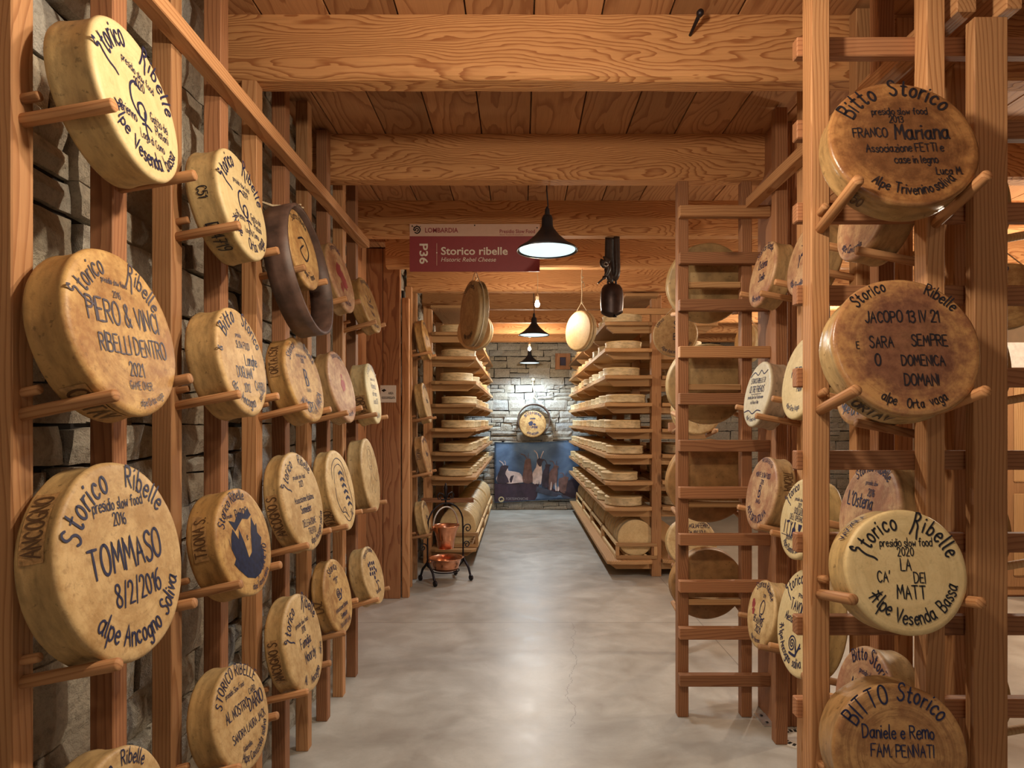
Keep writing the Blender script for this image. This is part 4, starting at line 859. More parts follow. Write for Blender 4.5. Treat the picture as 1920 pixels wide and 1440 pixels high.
# ------------------------------------------------------------------ peg rack by the far left shelves
qr = empty('peg_rack', T_(-1.07, 6.35, 0)); tag(qr, 'small peg rack past the larch trim post, in front of the far left shelves', 'rack')
qpo = [box('post', (-1.11, -1.05), (y, y+.05), (0, 2.9), W['Z'], qr) for y in (6.17, 6.48)]
for i, z in enumerate((2.41, 1.785, 1.255, .63)):
    c = (-.925, 6.35, z); R = (.20, .205, .21, .19)[i]
    make_cheese('L', c, R, 11, 0, .088, ['gold', 'straw', 'tan', 'straw'][i], ['top', 'second', 'third', 'lowest'][i]+' small wheel on the far peg rack beside the larch trim post', [('a', 'Storico Ribelle', .76, 0, .22), ('t', 'Pizzo', 0, 0, .3), ('b', 'alpe', .8, 180, .2)], 'blue', .028, [('TRONA', -80, .2, 'up', -.06, False)] if i == 2 else [], 'wheels on the far left peg rack', 160+i)
    pegs_for('L', c, R, 11, 0, -1.05, [6.195, 6.505], qpo, W['Z'], .04, True)
# ------------------------------------------------------------------ the two shelf racks of the ripening aisle
RZ = [2.618, 2.347, 2.07, 1.79, 1.524, 1.26, .988, .722, .18]
LZ = [2.597, 2.324, 2.05, 1.796, 1.523, 1.256, .983, .188]
def arm(x_post, x_end, y, ztop, parent, mat):
    """a short cantilever under the shelf, its free end cut on a slant"""
    s = 1 if x_end > x_post else -1; bm = bmesh.new()
    pr = [(x_post, ztop), (x_end, ztop), (x_end, ztop-.018), (x_end-s*.07, ztop-.07), (x_post, ztop-.07)]
    A = [bm.verts.new((p[0]-x_post, -.028, p[1]-ztop)) for p in pr]; B = [bm.verts.new((p[0]-x_post, .028, p[1]-ztop)) for p in pr]
    bm.faces.new(A); bm.faces.new(B[::-1])
    for i in range(5): bm.faces.new((A[(i+1) % 5], A[i], B[i], B[(i+1) % 5]))
    bmesh.ops.recalc_face_normals(bm, faces=bm.faces[:])
    return from_bm('shelf_arm', bm, mat, T_(x_post, y, ztop), parent)
def board(name, x, y, ztop, parent, mat, seed):
    """a shelf plank with rounded, slightly hollowed front end"""
    rng = random.Random(seed); bm = bmesh.new(); t = .036; n = 10
    xs = [x[0]+(x[1]-x[0])*i/n for i in range(n+1)]
    cx_, cy_ = (x[0]+x[1])/2, (y[0]+y[1])/2
    rows = []
    for i, xx in enumerate(xs):
        e = .012*math.sin(math.pi*i/n)*rng.uniform(.5, 1.1)-(.02 if i in (0, n) else 0)
        pr = [(y[0]-e+.004, -t), (y[0]-e, -t+.006), (y[0]-e, -.008), (y[0]-e+.008, 0), (y[1], 0), (y[1], -t)]
        rows.append([bm.verts.new((xx-cx_, p[0]-cy_, p[1]-.003*math.sin(math.pi*i/n))) for p in pr])
    for A, B in zip(rows, rows[1:]):
        for k in range(6): bm.faces.new((A[k], A[(k+1) % 6], B[(k+1) % 6], B[k]))
    bm.faces.new(rows[0][::-1]); bm.faces.new(rows[-1]); bmesh.ops.recalc_face_normals(bm, faces=bm.faces[:])
    return from_bm(name, bm, mat, T_(cx_, cy_, ztop), parent)
protos = []
for i in range(7):
    rg = random.Random(300+i); R = rg.uniform(.192, .212); T = rg.uniform(.078, .098)
    bm = cheese_bm(R, T, rg, 44); me = bpy.data.meshes.new('shelf_wheel'); bm.to_mesh(me); bm.free()
    me.materials.append(CM['shelf']); protos.append((me, R, T))
ORD = ['first', 'second', 'third', 'fourth', 'fifth', 'sixth', 'seventh', 'eighth', 'ninth', 'tenth', 'eleventh', 'last']
TOP = ['topmost', 'second', 'third', 'fourth', 'fifth', 'sixth', 'seventh', 'eighth', 'lowest']
def shelf_row(x, y0, y1, ztop, rackname, si, rng, nmax=99):
    y = y0+.215; k = 0
    while y < y1-.19 and k < nmax:
        me, R, T = protos[rng.randrange(7)]
        o = bpy.data.objects.new('whole_cheese', me)
        place(o, T_(x+rng.uniform(-.025, .025), y+rng.uniform(-.006, .006), ztop+T+.001) @ Matrix.Rotation(rng.uniform(0, 6.28), 4, 'Z'))
        tag(o, f'pale wheel, {ORD[k]} from the front, {TOP[si]} shelf counted downwards, {rackname}', 'cheese', f'wheels on the {rackname}')
        y += .432; k += 1
rng = random.Random(77)
rr_ = empty('shelf_rack', T_(1.38, 9, 0)); tag(rr_, 'tall larch rack of long shelves full of cheese right of the aisle', 'rack')
PY = [6.60, 7.78, 8.96, 10.14, 11.30]
for y in PY: box('post', (1.352, 1.452), (y, y+.10), (0, 2.90), W['Z'], rr_)
for i, z in enumerate(RZ):
    x0 = .862-(.0 if i < 8 else -.02)
    board('shelf_board', (x0, 1.345), (6.50+rng.uniform(-.03, .03), 11.42), z, rr_, WS['Y'], i)
    board('shelf_board', (1.46, 2.03), (6.55, 11.42), z, rr_, WS['Y'], i+50)
    for y in PY: arm(1.352, x0+.035, y+.05, z-.0365, rr_, WS['X']); 
    for y in PY[:2]: arm(1.452, 1.98, y+.05, z-.0365, rr_, WS['X'])
    if i < 8:
        shelf_row(1.085 if i not in (2, 6) else 1.06, 6.53+(.03 if i % 3 else 0), 11.42, z, 'right shelf rack', i, rng)
        shelf_row(1.74, 6.62, 11.42, z, 'far side of right shelf rack', i, rng, 3)
box('top_board', (1.06, 1.40), (6.46, 11.4), (2.865, 2.895), WS['Y'], rr_)
box('top_crosspiece', (.95, 2.0), (6.56, 6.60), (2.70, 2.76), WS['X'], rr_)
rl_ = empty('shelf_rack', T_(-1.0, 9.2, 0)); tag(rl_, 'tall larch rack of long shelves full of cheese left of the aisle', 'rack')
PYL = [7.20, 8.25, 9.3, 10.35, 11.28]
for y in PYL: box('post', (-1.095, -1.0), (y, y+.10), (0, 2.90), W['Z'], rl_)
for i, z in enumerate(LZ):
    board('shelf_board', (-.995, -.495), (7.10+rng.uniform(-.02, .02), 11.42), z, rl_, WS['Y'], i+80)
    for y in PYL: arm(-1.0, -.53, y+.05, z-.0365, rl_, WS['X'])
    if i < 7: shelf_row(-.725, 7.13+(.02 if i % 2 else 0), 11.42, z, 'left shelf rack', i, rng)
box('top_board', (-1.0, -.62), (7.1, 11.4), (2.86, 2.89), WS['Y'], rl_)
box('crossbar', (-1.10, -.52), (7.08, 7.115), (.70, .75), WR['X'], rl_)
# wheels on edge in low wooden cradles
def cradle(x, y0, y1, zb, R, label, side, ci):
    t = empty('wheel_cradle', T_(x, (y0+y1)/2, zb)); tag(t, label, 'crate', 'wooden cradles on the lowest shelves')
    h = .165
    for s in (-1, 1):
        xx = x+s*(R+.002)
        box('side_rail', (xx-.012, xx+.012), (y0+.036, y1-.036), (zb+h-.035, zb+h), WY, t, .002)
        box('side_rail', (xx-.012, xx+.012), (y0+.036, y1-.036), (zb+.001, zb+.036), WY, t, .002)
        box('bearer', (x+s*R*.5-.014, x+s*R*.5+.014), (y0+.036, y1-.036), (zb+.012, zb+.040), WY, t, .002)
    for y in (y0, y1-.035):
        for z in (zb+.001, zb+h-.036): box('end_bar', (x-R-.014, x+R+.014), (y, y+.035), (z, z+.035), WS['X'], t, .002)
        for s in (-1, 1): box('end_upright', (x+s*R-.018, x+s*R+.018), (y+.001, y+.034), (zb+.036, zb+h-.036), WS['Z'], t, .002)
    zc = zb+.041+R*math.sqrt(.75); y = y0+.045; k = 0
    me, r0, t0 = protos[ci % 7]
    while y+.09 < y1-.04:
        o = bpy.data.objects.new('whole_cheese', me); f = (R-.006)/r0
        place(o, Matrix(((f, 0, 0, x), (0, 0, -.080/t0, y), (0, f, 0, zc), (0, 0, 0, 1))))
        tag(o, f'wheel standing on edge, {ORD[k]} in the {["front","second","third","last"][ci % 4]} cradle, lowest {side} shelf', 'cheese', f'wheels on edge on the {side} lowest shelf')
        y += .134; k += 1
for i in range(4): cradle(1.195, 6.585+i*1.2, 6.585+i*1.2+1.16, .181, .196, ['front', 'second', 'third', 'last'][i]+' wooden cradle of upright wheels on the lowest right shelf', 'right', i)
for i in range(3): cradle(-.705, 7.16+i*1.2, 7.16+i*1.2+1.16, .189, .215, ['front', 'second', 'third'][i]+' wooden cradle of upright wheels on the lowest left shelf', 'left', i+4)

# ------------------------------------------------------------------ wheels hung in twine from the beams
def hung(c, R, yaw, mat, label, T=.075, texts=(), ink='blue', z_hook=BZ, heel=(), seed=0, apex=.05):
    o = make_cheese('F', c, R, 2, yaw, T, mat, label, texts, ink, .024, heel, 'wheels hung in twine from the beams', seed)
    M = WM[o]; r, u, n = (M.col[i].xyz for i in range(3)); cc = Vector(c)-n*T/2
    bm = bmesh.new()
    loop = [cc+(r*math.sin(a)+u*math.cos(a))*(R*.985+.003) for a in [R_(28+i*(304/40)) for i in range(41)]]
    ap = cc+u*(R*1.13+apex); hook = Vector((ap.x+.004, ap.y, z_hook))
    add_tube(bm, [ap]+loop+[ap], .0035, 6)
    mid = ap.lerp(hook, .5)
    add_tube(bm, [ap, ap.lerp(hook, .3)+Vector((.003, 0, 0)), mid, ap.lerp(hook, .8)-Vector((.003, 0, 0)), hook], .0038, 6)
    for q in (ap, ap.lerp(hook, .62), ap.lerp(hook, .75)):
        add_tube(bm, [q+Vector((0, 0, -.012)), q+Vector((.006, 0, 0)), q+Vector((0, 0, .012))], [.004, .010, .004], 8)
    add_tube(bm, [ap.lerp(hook, .62), ap.lerp(hook, .6)+Vector((.02, -.005, -.01)), ap.lerp(hook, .5)+Vector((.022, -.006, -.02))], .003, 6)
    from_bm('twine', bm, M_TWINE, None, o)
    return o
hung((-.372, 4.60, 2.375), .238, -68, 'old', 'large brown wheel hung on edge in twine below the red sign', .078, [('a', 'Storico Ribelle', .76, 0, .2), ('b', 'alpe Ancogno', .78, 180, .2)], 'black', heel=[('TRONA', 40, .14, 'up', -.06, False)], seed=201)
hung((-.41, 5.56, 2.385), .165, -24, 'shelf', 'small pale wheel hung behind the large brown hanging wheel', .07, seed=202)
hung((.495, 5.54, 2.385), .176, -55, 'shelf', 'plain golden wheel hung in twine left of the black bell', .07, seed=203)
hung((1.335, 5.54, 2.352), .190, -20, 'straw', 'golden lettered wheel hung in twine, half behind the ladder frame', .06, [('t', 'SX', .1, .3, .34), ('t', 'dal', .4, .02, .2), ('t', 'BO.', .1, -.24, .34), ('b', 'Alpe Ancogno', .86, 195, .2), ('a', 'Storico', .84, -50, .18), ('b', 'soliva', .86, 130, .18)], 'blue', seed=204)
hung((2.30, 6.58, 2.41), .20, -78, 'shelf', 'pale wheel hung edge-on seen through the ladder frame', .10, seed=205)
hung((2.70, 3.56, 2.30), .185, -30, 'gold', 'golden lettered wheel hung in twine at the right edge of the picture', .08, [('a', 'Storico', .74, -20, .26), ('t', 'Pro loco', -.2, .1, .2), ('t', 'amici', -.2, -.14, .2), ('b', 'Soliva', .78, 215, .28)], 'blue', seed=206)

# stand behind the ladder frame with two plain wheels
ms = empty('peg_stand', T_(1.105, 4.38, 0)); tag(ms, 'single larch post with crossbars behind the ladder frame', 'rack')
box('post', (1.08, 1.135), (4.386, 4.44), (0, 2.4), WR['Z'], ms)
for z in (1.56, .69): box('crossbar', (1.01, 1.30), (4.35, 4.3855), (z-.03, z+.03), WR['X'], ms)
for i, (x, z, R) in enumerate(((1.169, 1.674, .163), (1.134, .80, .166))):
    c = (x, 4.225, z)
    make_cheese('F', c, R, 9, 0, .08, 'straw', ['pale wheel with central knot mark glimpsed through the ladder frame', 'lettered wheel glimpsed low through the ladder frame'][i], ([('c', [(.12*math.cos(a)+.2, .12*math.sin(a)-.45) for a in (0, 1, 2, 3, 4, 5, 6)], .03), ('c', [(.28*math.cos(a)+.2, .28*math.sin(a)-.45) for a in (0, 1, 2, 3, 4)], .02)], [('t', 'TAGLIAFERRO', .25, .58, .20), ('t', 'DA VIVI SOLO', .2, .34, .16)])[i], ['line', 'blue'][i], .024, (), None, 210+i)
    pegs_for('F', c, R, 9, 0, 4.35, [1.04, 1.27], ms, W['Z'], .03, False)

# ------------------------------------------------------------------ cowbell on its strap
cb = empty('cowbell', T_(.658, 4.61, 2.37)); tag(cb, 'dark iron cowbell hanging by a black leather strap from the beam', 'bell')
bm = bmesh.new()
add_lathe(bm, [(0, .222), (.03, .221), (.058, .210), (.074, .185), (.081, .15), (.083, .10), (.081, .05), (.078, .02), (.079, .0), (.076, .0), (.074, .05), (.07, .18), (0, .21)], 48)
for v in bm.verts: v.co.y *= .78; v.co.z += (.012*math.cos(math.atan2(v.co.y, v.co.x)*2) if v.co.z < .03 else 0)
bmesh.ops.recalc_face_normals(bm, faces=bm.faces[:]); from_bm('bell_body', bm, M_BELL, WM[cb], cb, True)
bm = bmesh.new(); add_tube(bm, [(.02, 0, .1), (.02, 0, 0), (.021, 0, -.02)], [.006, .008, .016], 10); from_bm('clapper', bm, M_IRON, WM[cb], cb, True)
bm = bmesh.new(); add_tube(bm, [(-.03, 0, .205), (-.028, 0, .245), (0, 0, .262), (.028, 0, .245), (.03, 0, .205)], .008, 10); from_bm('loop', bm, M_IRON, WM[cb], cb, True)
def strap_bm(bm, pts, w, t):
    pts = catmull([tuple(p) for p in pts], 5); rows = []
    for i, p in enumerate(pts):
        p = Vector(p); d = (Vector(pts[min(i+1, len(pts)-1)])-Vector(pts[max(i-1, 0)])).normalized()
        s = Vector((1, 0, 0)) if abs(d.x) < .6 else Vector((0, 0, 1)); s = (s-d*s.dot(d)).normalized(); nn = d.cross(s)
        ww = w[min(i*len(w)//len(pts), len(w)-1)] if hasattr(w, '__len__') else w
        rows.append([bm.verts.new(p+s*a*ww/2+nn*b*t/2) for a, b in ((-1, -1), (0, -1.5), (1, -1), (1, 1), (0, 1.5), (-1, 1))])
    for A, B in zip(rows, rows[1:]):
        for k in range(6): bm.faces.new((A[k], A[(k+1) % 6], B[(k+1) % 6], B[k]))
    bm.faces.new(rows[0][::-1]); bm.faces.new(rows[-1]); bmesh.ops.recalc_face_normals(bm, faces=bm.faces[:])
for pts, w in (([(-.022, .01, .555), (-.026, .0, .42), (-.03, -.02, .30), (0, -.012, .242), (.02, .014, .27), (.022, .02, .33), (.012, .02, .45), (.014, .012, .555)], .05),
               ([(.032, -.012, .555), (.034, -.02, .42), (.034, -.02, .29), (.012, .0, .245)], .042)):
    bm = bmesh.new(); strap_bm(bm, pts, w, .008); from_bm('strap', bm, M_LEATHER, WM[cb], cb, True)
bm = bmesh.new(); strap_bm(bm, [(-.02, -.03, .37), (-.062, -.045, .385), (-.07, -.05, .345), (-.03, -.05, .33), (-.05, -.045, .27), (-.105, -.04, .215)], [.045, .045, .04, .035, .03, .012], .007); from_bm('strap_tail', bm, M_LEATHER, WM[cb], cb, True)
bm = bmesh.new(); add_lathe(bm, [(.014, 0), (.018, .004), (.018, .008), (.014, .012), (.011, .008), (.011, .004), (.014, 0)], 20, Matrix.Translation((-.05, -.05, .345)) @ axes((0, -1, .3))); from_bm('buckle', bm, M_STEEL, WM[cb], cb, True)

# ------------------------------------------------------------------ printed lettering
bpy.context.view_layer.update()
def print_text(name, text, M, width, height, mat, parent, bold=0.0, shear=0.0, space=1.0):
    """set in a plain sans: lower left corner at M, fitted to width and cap height"""
    cu = bpy.data.curves.new('t', 'FONT'); cu.body = text; cu.offset = bold; cu.shear = shear; cu.space_character = space; cu.resolution_u = 3
    ob = bpy.data.objects.new('t', cu); COL.objects.link(ob)
    dg = bpy.context.evaluated_depsgraph_get(); me = bpy.data.meshes.new_from_object(ob.evaluated_get(dg))
    bpy.data.objects.remove(ob); bpy.data.curves.remove(cu)
    xs = [v.co.x for v in me.vertices]; ys = [v.co.y for v in me.vertices]
    x0, x1 = min(xs), max(xs); cap = .69
    sx, sy = width/(x1-x0), height/cap
    me.transform(Matrix.Diagonal((sx, sy, 1, 1)) @ Matrix.Translation((-x0, 0, 0)))
    me.name = name; me.materials.clear(); me.materials.append(mat)
    return place(bpy.data.objects.new(name, me), M, parent)
FACE = Matrix(((1, 0, 0, 0), (0, 0, -1, 0), (0, 1, 0, 0), (0, 0, 0, 1)))       # text plane turned towards the camera side
def at(px, py, Y, dy=0): p = wpt(px, py, Y); return T_(p.x, Y+dy, p.z) @ FACE
M_RED = simple('sign_red', (.29, .035, .04), .45, var=.04); M_CREAM = simple('sign_cream', (.66, .44, .33), .5, var=.03)
M_RED2 = simple('sign_dark_red', (.30, .035, .045), .5)
SY = 4.528; sc = SY/FPX
sg = empty('hanging_sign', T_((890-CX)*sc, SY, EYE-(464-CY)*sc)); tag(sg, 'red and cream hanging sign with white lettering fixed to the beam', 'sign')
def srect(name, x0, y0, x1, y1, mat, y_a, y_b, parent, bev=.001): return box(name, ((x0-CX)*sc, (x1-CX)*sc), (y_a, y_b), (EYE-(y1-CY)*sc, EYE-(y0-CY)*sc), mat, parent, bev)
srect('red_panel', 768, 443, 1012, 509, M_RED, SY, SY+.012, sg); srect('cream_band', 768, 420, 1012, 442.9, M_CREAM, SY, SY+.012, sg)
k_ = sc
print_text('lettering', 'LOMBARDIA', at(797, 436, SY, -.0006), 62*k_, 8.6*k_, M_RED2, sg, .02)
print_text('lettering', 'Presidio Slow Food', at(937, 437, SY, -.0006), 66*k_, 6.6*k_, M_RED2, sg, .015)
print_text('lettering', 'Slow Food Presidium', at(937, 441.3, SY, -.0006), 44*k_, 2.6*k_, M_RED2, sg)
print_text('lettering', 'Storico ribelle', at(827, 477.5, SY, -.0006), 125*k_, 14*k_, M_WHITE, sg, .018)
print_text('lettering', 'Historic Rebel Cheese', at(827, 490.5, SY, -.0006), 103*k_, 8*k_, M_WHITE, sg, 0, .25)
p = wpt(787, 457, SY); print_text('lettering', 'P36', T_(p.x, SY-.0006, p.z) @ FACE @ Matrix.Rotation(-math.pi/2, 4, 'Z'), 38*k_, 15*k_, M_WHITE, sg, .02)
srect('rule', 818.6, 456, 819.4, 498, M_CREAM, SY-.0005, SY-.0001, sg, 0)
bm = bmesh.new(); add_lathe(bm, [(0, 0), (.0045, 0), (.0045, .001), (0, .001)], 12, at(819, 474, SY, -.0005)); from_bm('dot', bm, M_WHITE, None, sg)
bm = bmesh.new()
for pts, w in (([(-1, .1), (-.6, .75), (.1, 1.0), (.7, .6), (.9, 0), (.6, -.7), (0, -1), (-.6, -.75)], .34), ([(-.55, .05), (-.1, .45), (.35, .2), (.3, -.25), (-.1, -.4)], .30), ([(-1, .1), (-.75, -.2), (-.4, -.1)], .3), ([(.6, .8), (1.0, 1.0)], .22), ([(-.2, 1.0), (-.1, 1.3)], .2), ([(-1.0, .8), (-.6, .7)], .25)):
    ribbon(bm, catmull([(a*6.5*k_, b*6.5*k_) for a, b in pts], 5), w*6.5*k_, lambda v: Vector((v.x, v.y, 0)))
from_bm('emblem', bm, M_GAP, at(782, 431, SY, -.0008), sg)
for px, py in ((773, 424), (1007, 427), (890, 422.5)):
    bm = bmesh.new(); add_lathe(bm, [(0, .002), (.004, .002), (.005, 0), (0, 0)], 12, at(px, py, SY, -.0001)); from_bm('screw', bm, M_GAP, None, sg)
NY = 5.767; k_ = NY/FPX
nt_ = empty('notice_plate', T_(*wpt(727, 738, NY))); tag(nt_, 'small white surveillance notice screwed to the larch board lining', 'notice')
a, b_ = wpt(713, 754.5, NY), wpt(742.5, 722.5, NY); box('plate', (a.x, b_.x), (NY-.002, NY+.003), (a.z, b_.z), simple('white_plate', (.74, .70, .62), .5, var=.03), nt_, .0005)
print_text('lettering', 'AREA', at(728, 739.5, NY, -.0026), 10*k_, 4.4*k_, M_GAP, nt_, .02)
print_text('lettering', 'VIDEOSORVEGLIATA', at(715.5, 748, NY, -.0026), 25*k_, 4.4*k_, M_GAP, nt_, .02)
bm = bmesh.new()
for q in ([(-6, 1), (0, 4), (6, 0), (0, -3)], [(-7, -1), (-6, 1), (0, -3), (0, -5)], [(-7, 3), (-5, 4), (-6, 5), (-8, 4)]):
    bm.faces.new([bm.verts.new((x*.72*k_, y*.72*k_, 0)) for x, y in q])
from_bm('camera_symbol', bm, M_GAP, at(720.5, 732, NY, -.0027), nt_)

# ------------------------------------------------------------------ end wall: banner, hoop, little window
BY = YB-.075; bs = BY/FPX
bn = empty('banner', T_(*wpt(1000, 885, BY))); tag(bn, 'printed photo banner of long-horned goats against blue sky, on the end wall', 'banner')
def bpt(x, y): p = wpt(900+x/4.5, 640+y/4.5, BY); return p
def wave(p): return .012*math.sin(p.x*7+p.z*3)+.006*math.sin(p.x*17-p.z*5)
def m_sky():
    m, nt, b = new_mat('printed_sky'); k = NB(nt); co = k.n('ShaderNodeTexCoord').outputs['Object']
    n = k.noise(co, 2.2, 4, .55, .6)
    nt.links.new(k.ramp(n, [(.35, (.13, .21, .38)), (.55, (.24, .38, .60)), (.68, (.36, .50, .68))]), b.inputs['Base Color']); b.inputs['Roughness'].default_value = .55; return m
bm = bmesh.new(); NX, NZ = 40, 24; grid = []
for j in range(NZ+1):
    row = []
    for i in range(NX+1):
        s, t = i/NX, j/NZ; x = 122+(845-122)*s; y = (850-25*s+14*math.sin(s*3.1))*(1-t)+(1362-38*s)*t
        p = bpt(x, y); row.append(bm.verts.new((p.x, BY+wave(p), p.z)))
    grid.append(row)
for j in range(NZ):
    for i in range(NX): bm.faces.new((grid[j][i], grid[j+1][i], grid[j+1][i+1], grid[j][i+1]))
bmesh.ops.solidify(bm, geom=bm.faces[:], thickness=.003)
bmesh.ops.recalc_face_normals(bm, faces=bm.faces[:])
from_bm('cloth', bm, m_sky(), None, bn, True)
def flat(name, polys, mat, lift, label=None, curves=(), sm=True):
    bm = bmesh.new()
    for q in polys:
        vs = []
        for x, y in (catmull(list(q)+[q[0]], 2)[:-1] if sm else q):
            p = bpt(x, y); vs.append(bm.verts.new((p.x, BY-lift-.004+wave(p), p.z)))
        bm.faces.new(vs)
    for pts, w in curves:
        ribbon(bm, catmull(pts, 5), w, lambda v: (lambda p: Vector((p.x, BY-lift-.005+wave(p), p.z)))(bpt(v.x, v.y)))
    bmesh.ops.triangulate(bm, faces=bm.faces[:]); 
    o = from_bm(name, bm, mat, None, bn)
    if label: o['label'] = label
    return o
GD = simple('print_dark', (.035, .022, .035), .55, var=.5, scale=9); GB = simple('print_brown', (.16, .085, .075), .55, var=.4, scale=12); GL = simple('print_pale', (.62, .48, .44), .55, var=.35, scale=10); GH = simple('print_horn', (.09, .09, .10), .55)
GS = simple('print_slate', (.05, .055, .085), .55, var=.5, scale=6); GV = simple('print_dusk', (.040, .022, .038), .55, var=.5, scale=5)
flat('printed_hill', [[(124+(842-124)*i/24, 1196+6*math.sin(i*1.9)+max(0, i-11)*8.5) for i in range(25)]+[(842-(842-124)*i/24, 1320+36*i/24) for i in range(25)]], GV, .006, sm=False)
flat('printed_roof', [[(480, 1222), (560, 1245), (785, 1322), (740, 1328), (560, 1296), (470, 1268)]], GS, .0075, sm=False)
flat('printed_goat', [[(150, 1195), (152, 1120), (180, 1082), (182, 1050), (238, 1050), (226, 1085), (262, 1095), (330, 1108), (356, 1140), (362, 1190)]], GL, .008, 'pale goat lying at the left of the print', [([(200, 1048), (190, 1025), (165, 1008)], 7), ([(210, 1048), (215, 1025), (205, 1008)], 5)])
flat('printed_goat', [[(150, 1195), (148, 1130), (165, 1090), (180, 1048), (240, 1050), (225, 1085), (215, 1120), (245, 1188)]], GD, .0095, 'dark foreparts of the lying goat')
flat('printed_goat', [[(255, 1190), (258, 1140), (300, 1130), (325, 1160), (330, 1190)]], GD, .0095, 'dark flank of the lying goat')
flat('printed_goat', [[(364, 1190), (362, 1110), (378, 1060), (378, 1010), (395, 990), (427, 993), (410, 1012), (412, 1060), (432, 1100), (445, 1190)]], GB, .0085, 'brown goat standing second from left in the print', [([(395, 990), (376, 962), (345, 950)], 7), ([(404, 988), (409, 945)], 6)])
flat('printed_goat', [[(444, 1195), (444, 1110), (474, 1060), (480, 1000), (500, 985), (540, 1000), (522, 1015), (520, 1060), (526, 1120), (514, 1200), (500, 1200), (495, 1150), (480, 1200)]], GL, .008, 'tall pale goat in the middle of the print', [([(490, 988), (480, 945), (458, 922)], 7), ([(510, 988), (524, 950), (536, 928)], 6)])
flat('printed_goat', [[(480, 1020), (482, 998), (500, 985), (540, 1000), (524, 1015), (518, 1050), (500, 1055)]], GD, .0095, 'dark head of the tall goat')
flat('printed_goat', [[(524, 1222), (524, 1120), (548, 1070), (550, 1042), (566, 1035), (602, 1042), (582, 1060), (580, 1130), (575, 1228)]], GD, .0085, 'dark goat right of the tall goat', [([(565, 1037), (548, 1003), (522, 995)], 7)])
flat('printed_goat', [[(580, 1250), (584, 1110), (614, 1070), (618, 1055), (630, 1045), (666, 1055), (652, 1076), (656, 1110), (646, 1190), (650, 1258), (635, 1255), (625, 1190), (605, 1250)]], GB, .0085, 'brown goat with white legs in the print', [([(630, 1047), (615, 1015), (590, 1010)], 7), ([(640, 1045), (648, 1010)], 6)])
flat('printed_goat', [[(668, 1250), (662, 1165), (690, 1150), (708, 1142), (722, 1140), (752, 1150), (736, 1166), (736, 1225), (716, 1282), (690, 1275)]], GB, .0085, 'smallest goat at the right of the print', [([(710, 1142), (700, 1115), (675, 1112)], 6), ([(722, 1142), (729, 1115)], 5)])
flat('printed_goat', [[(736, 1300), (734, 1200), (770, 1160), (842, 1150), (842, 1300)]], GD, .009, 'dark animal at the right edge of the print')
for q in ([(630, 1195), (642, 1195), (646, 1256), (636, 1256)], [(598, 1190), (606, 1190), (602, 1250), (592, 1250)], [(480, 1130), (496, 1130), (494, 1198), (482, 1198)], [(655, 1225), (668, 1230), (664, 1262), (652, 1258)]): flat('printed_leg', [q], GL, .0105)
flat('logo_disc', [[(180+24*math.cos(a*.5236), 1332+24*math.sin(a*.5236)) for a in range(12)]], simple('print_gold', (.62, .52, .30), .5), .009)
flat('logo_mark', [[(165, 1330), (178, 1318), (192, 1322), (197, 1338), (184, 1334), (176, 1345)]], GD, .010)
flat('red_seal', [[(770+12*math.cos(a*.7854), 1302+12*math.sin(a*.7854)) for a in range(8)]], INK['red'], .010)
pb = bpt(220, 1338); print_text('lettering', 'FORTEIMONICHE', T_(pb.x, BY-.026, pb.z) @ FACE, 185/4.5*bs, 22/4.5*bs, simple('print_grey', (.30, .27, .28), .5), bn)
hp = wpt(1001, 787, 11.36)
hw = hoop('F', (hp.x, 11.36, hp.z), .292, 6, 0, .15, .016, 'dark wooden hoop hung by a rope above the goat banner', M_BARK)
bm = bmesh.new(); ap = wpt(1001, 744, 11.48); hk = wpt(999.5, 712, 11.54)
for s in (-1, 1): add_tube(bm, [ap, hp+Vector((s*.17, .04, .245)), hp+Vector((s*.285, .06, .09))], .009, 7)
add_tube(bm, [ap, ap.lerp(hk, .3)+Vector((.01, 0, 0)), ap.lerp(hk, .7)-Vector((.01, 0, 0)), hk], .013, 7); add_tube(bm, [hk+Vector((0, .04, 0)), hk+Vector((0, -.03, .005))], .03, 8)
from_bm('rope', bm, M_TWINE, None, hw)
hc = wpt(999, 795, 11.33)
make_cheese('F', (hc.x, 11.33, hc.z), .240, 6, 0, .09, 'gold', 'golden lettered wheel held in the hoop above the goat banner', [('a', 'BITTO FORMAI', .74, 0, .24), ('t', 'presidio', 0, .36, .16), ('t', 'Orobie', .1, -.3, .24), ('b', 'ALPE ANCOGNO', .80, 180, .17)], 'blue', .04, (), None, 230, [('navy', [blob(-.15, .05, .2, seed=21), blob(.12, -.02, .10, seed=22)], 'blue_patch')])
wx0, wx1 = wpt(1041, 0, 11.56).x, wpt(1069, 0, 11.56).x; wz0, wz1 = wpt(0, 693, 11.56).z, wpt(0, 663, 11.56).z
wn = empty('window_1', T_((wx0+wx1)/2, 11.56, wz0)); tag(wn, 'little square wooden window high in the end wall', 'window', kind='structure')
for x in ((wx0, wx0+.08), (wx1-.08, wx1)): box('window_frame', x, (11.50, 11.6), (wz0, wz1), WR['Z'], wn)
for z in ((wz0, wz0+.07), (wz1-.07, wz1)): box('window_frame', (wx0+.08, wx1-.08), (11.505, 11.6), z, WR['X'], wn)
box('window_pane', (wx0+.08, wx1-.08), (11.56, 11.57), (wz0+.07, wz1-.07), simple('dusk_glass', (.045, .05, .09), .1), wn, 0)

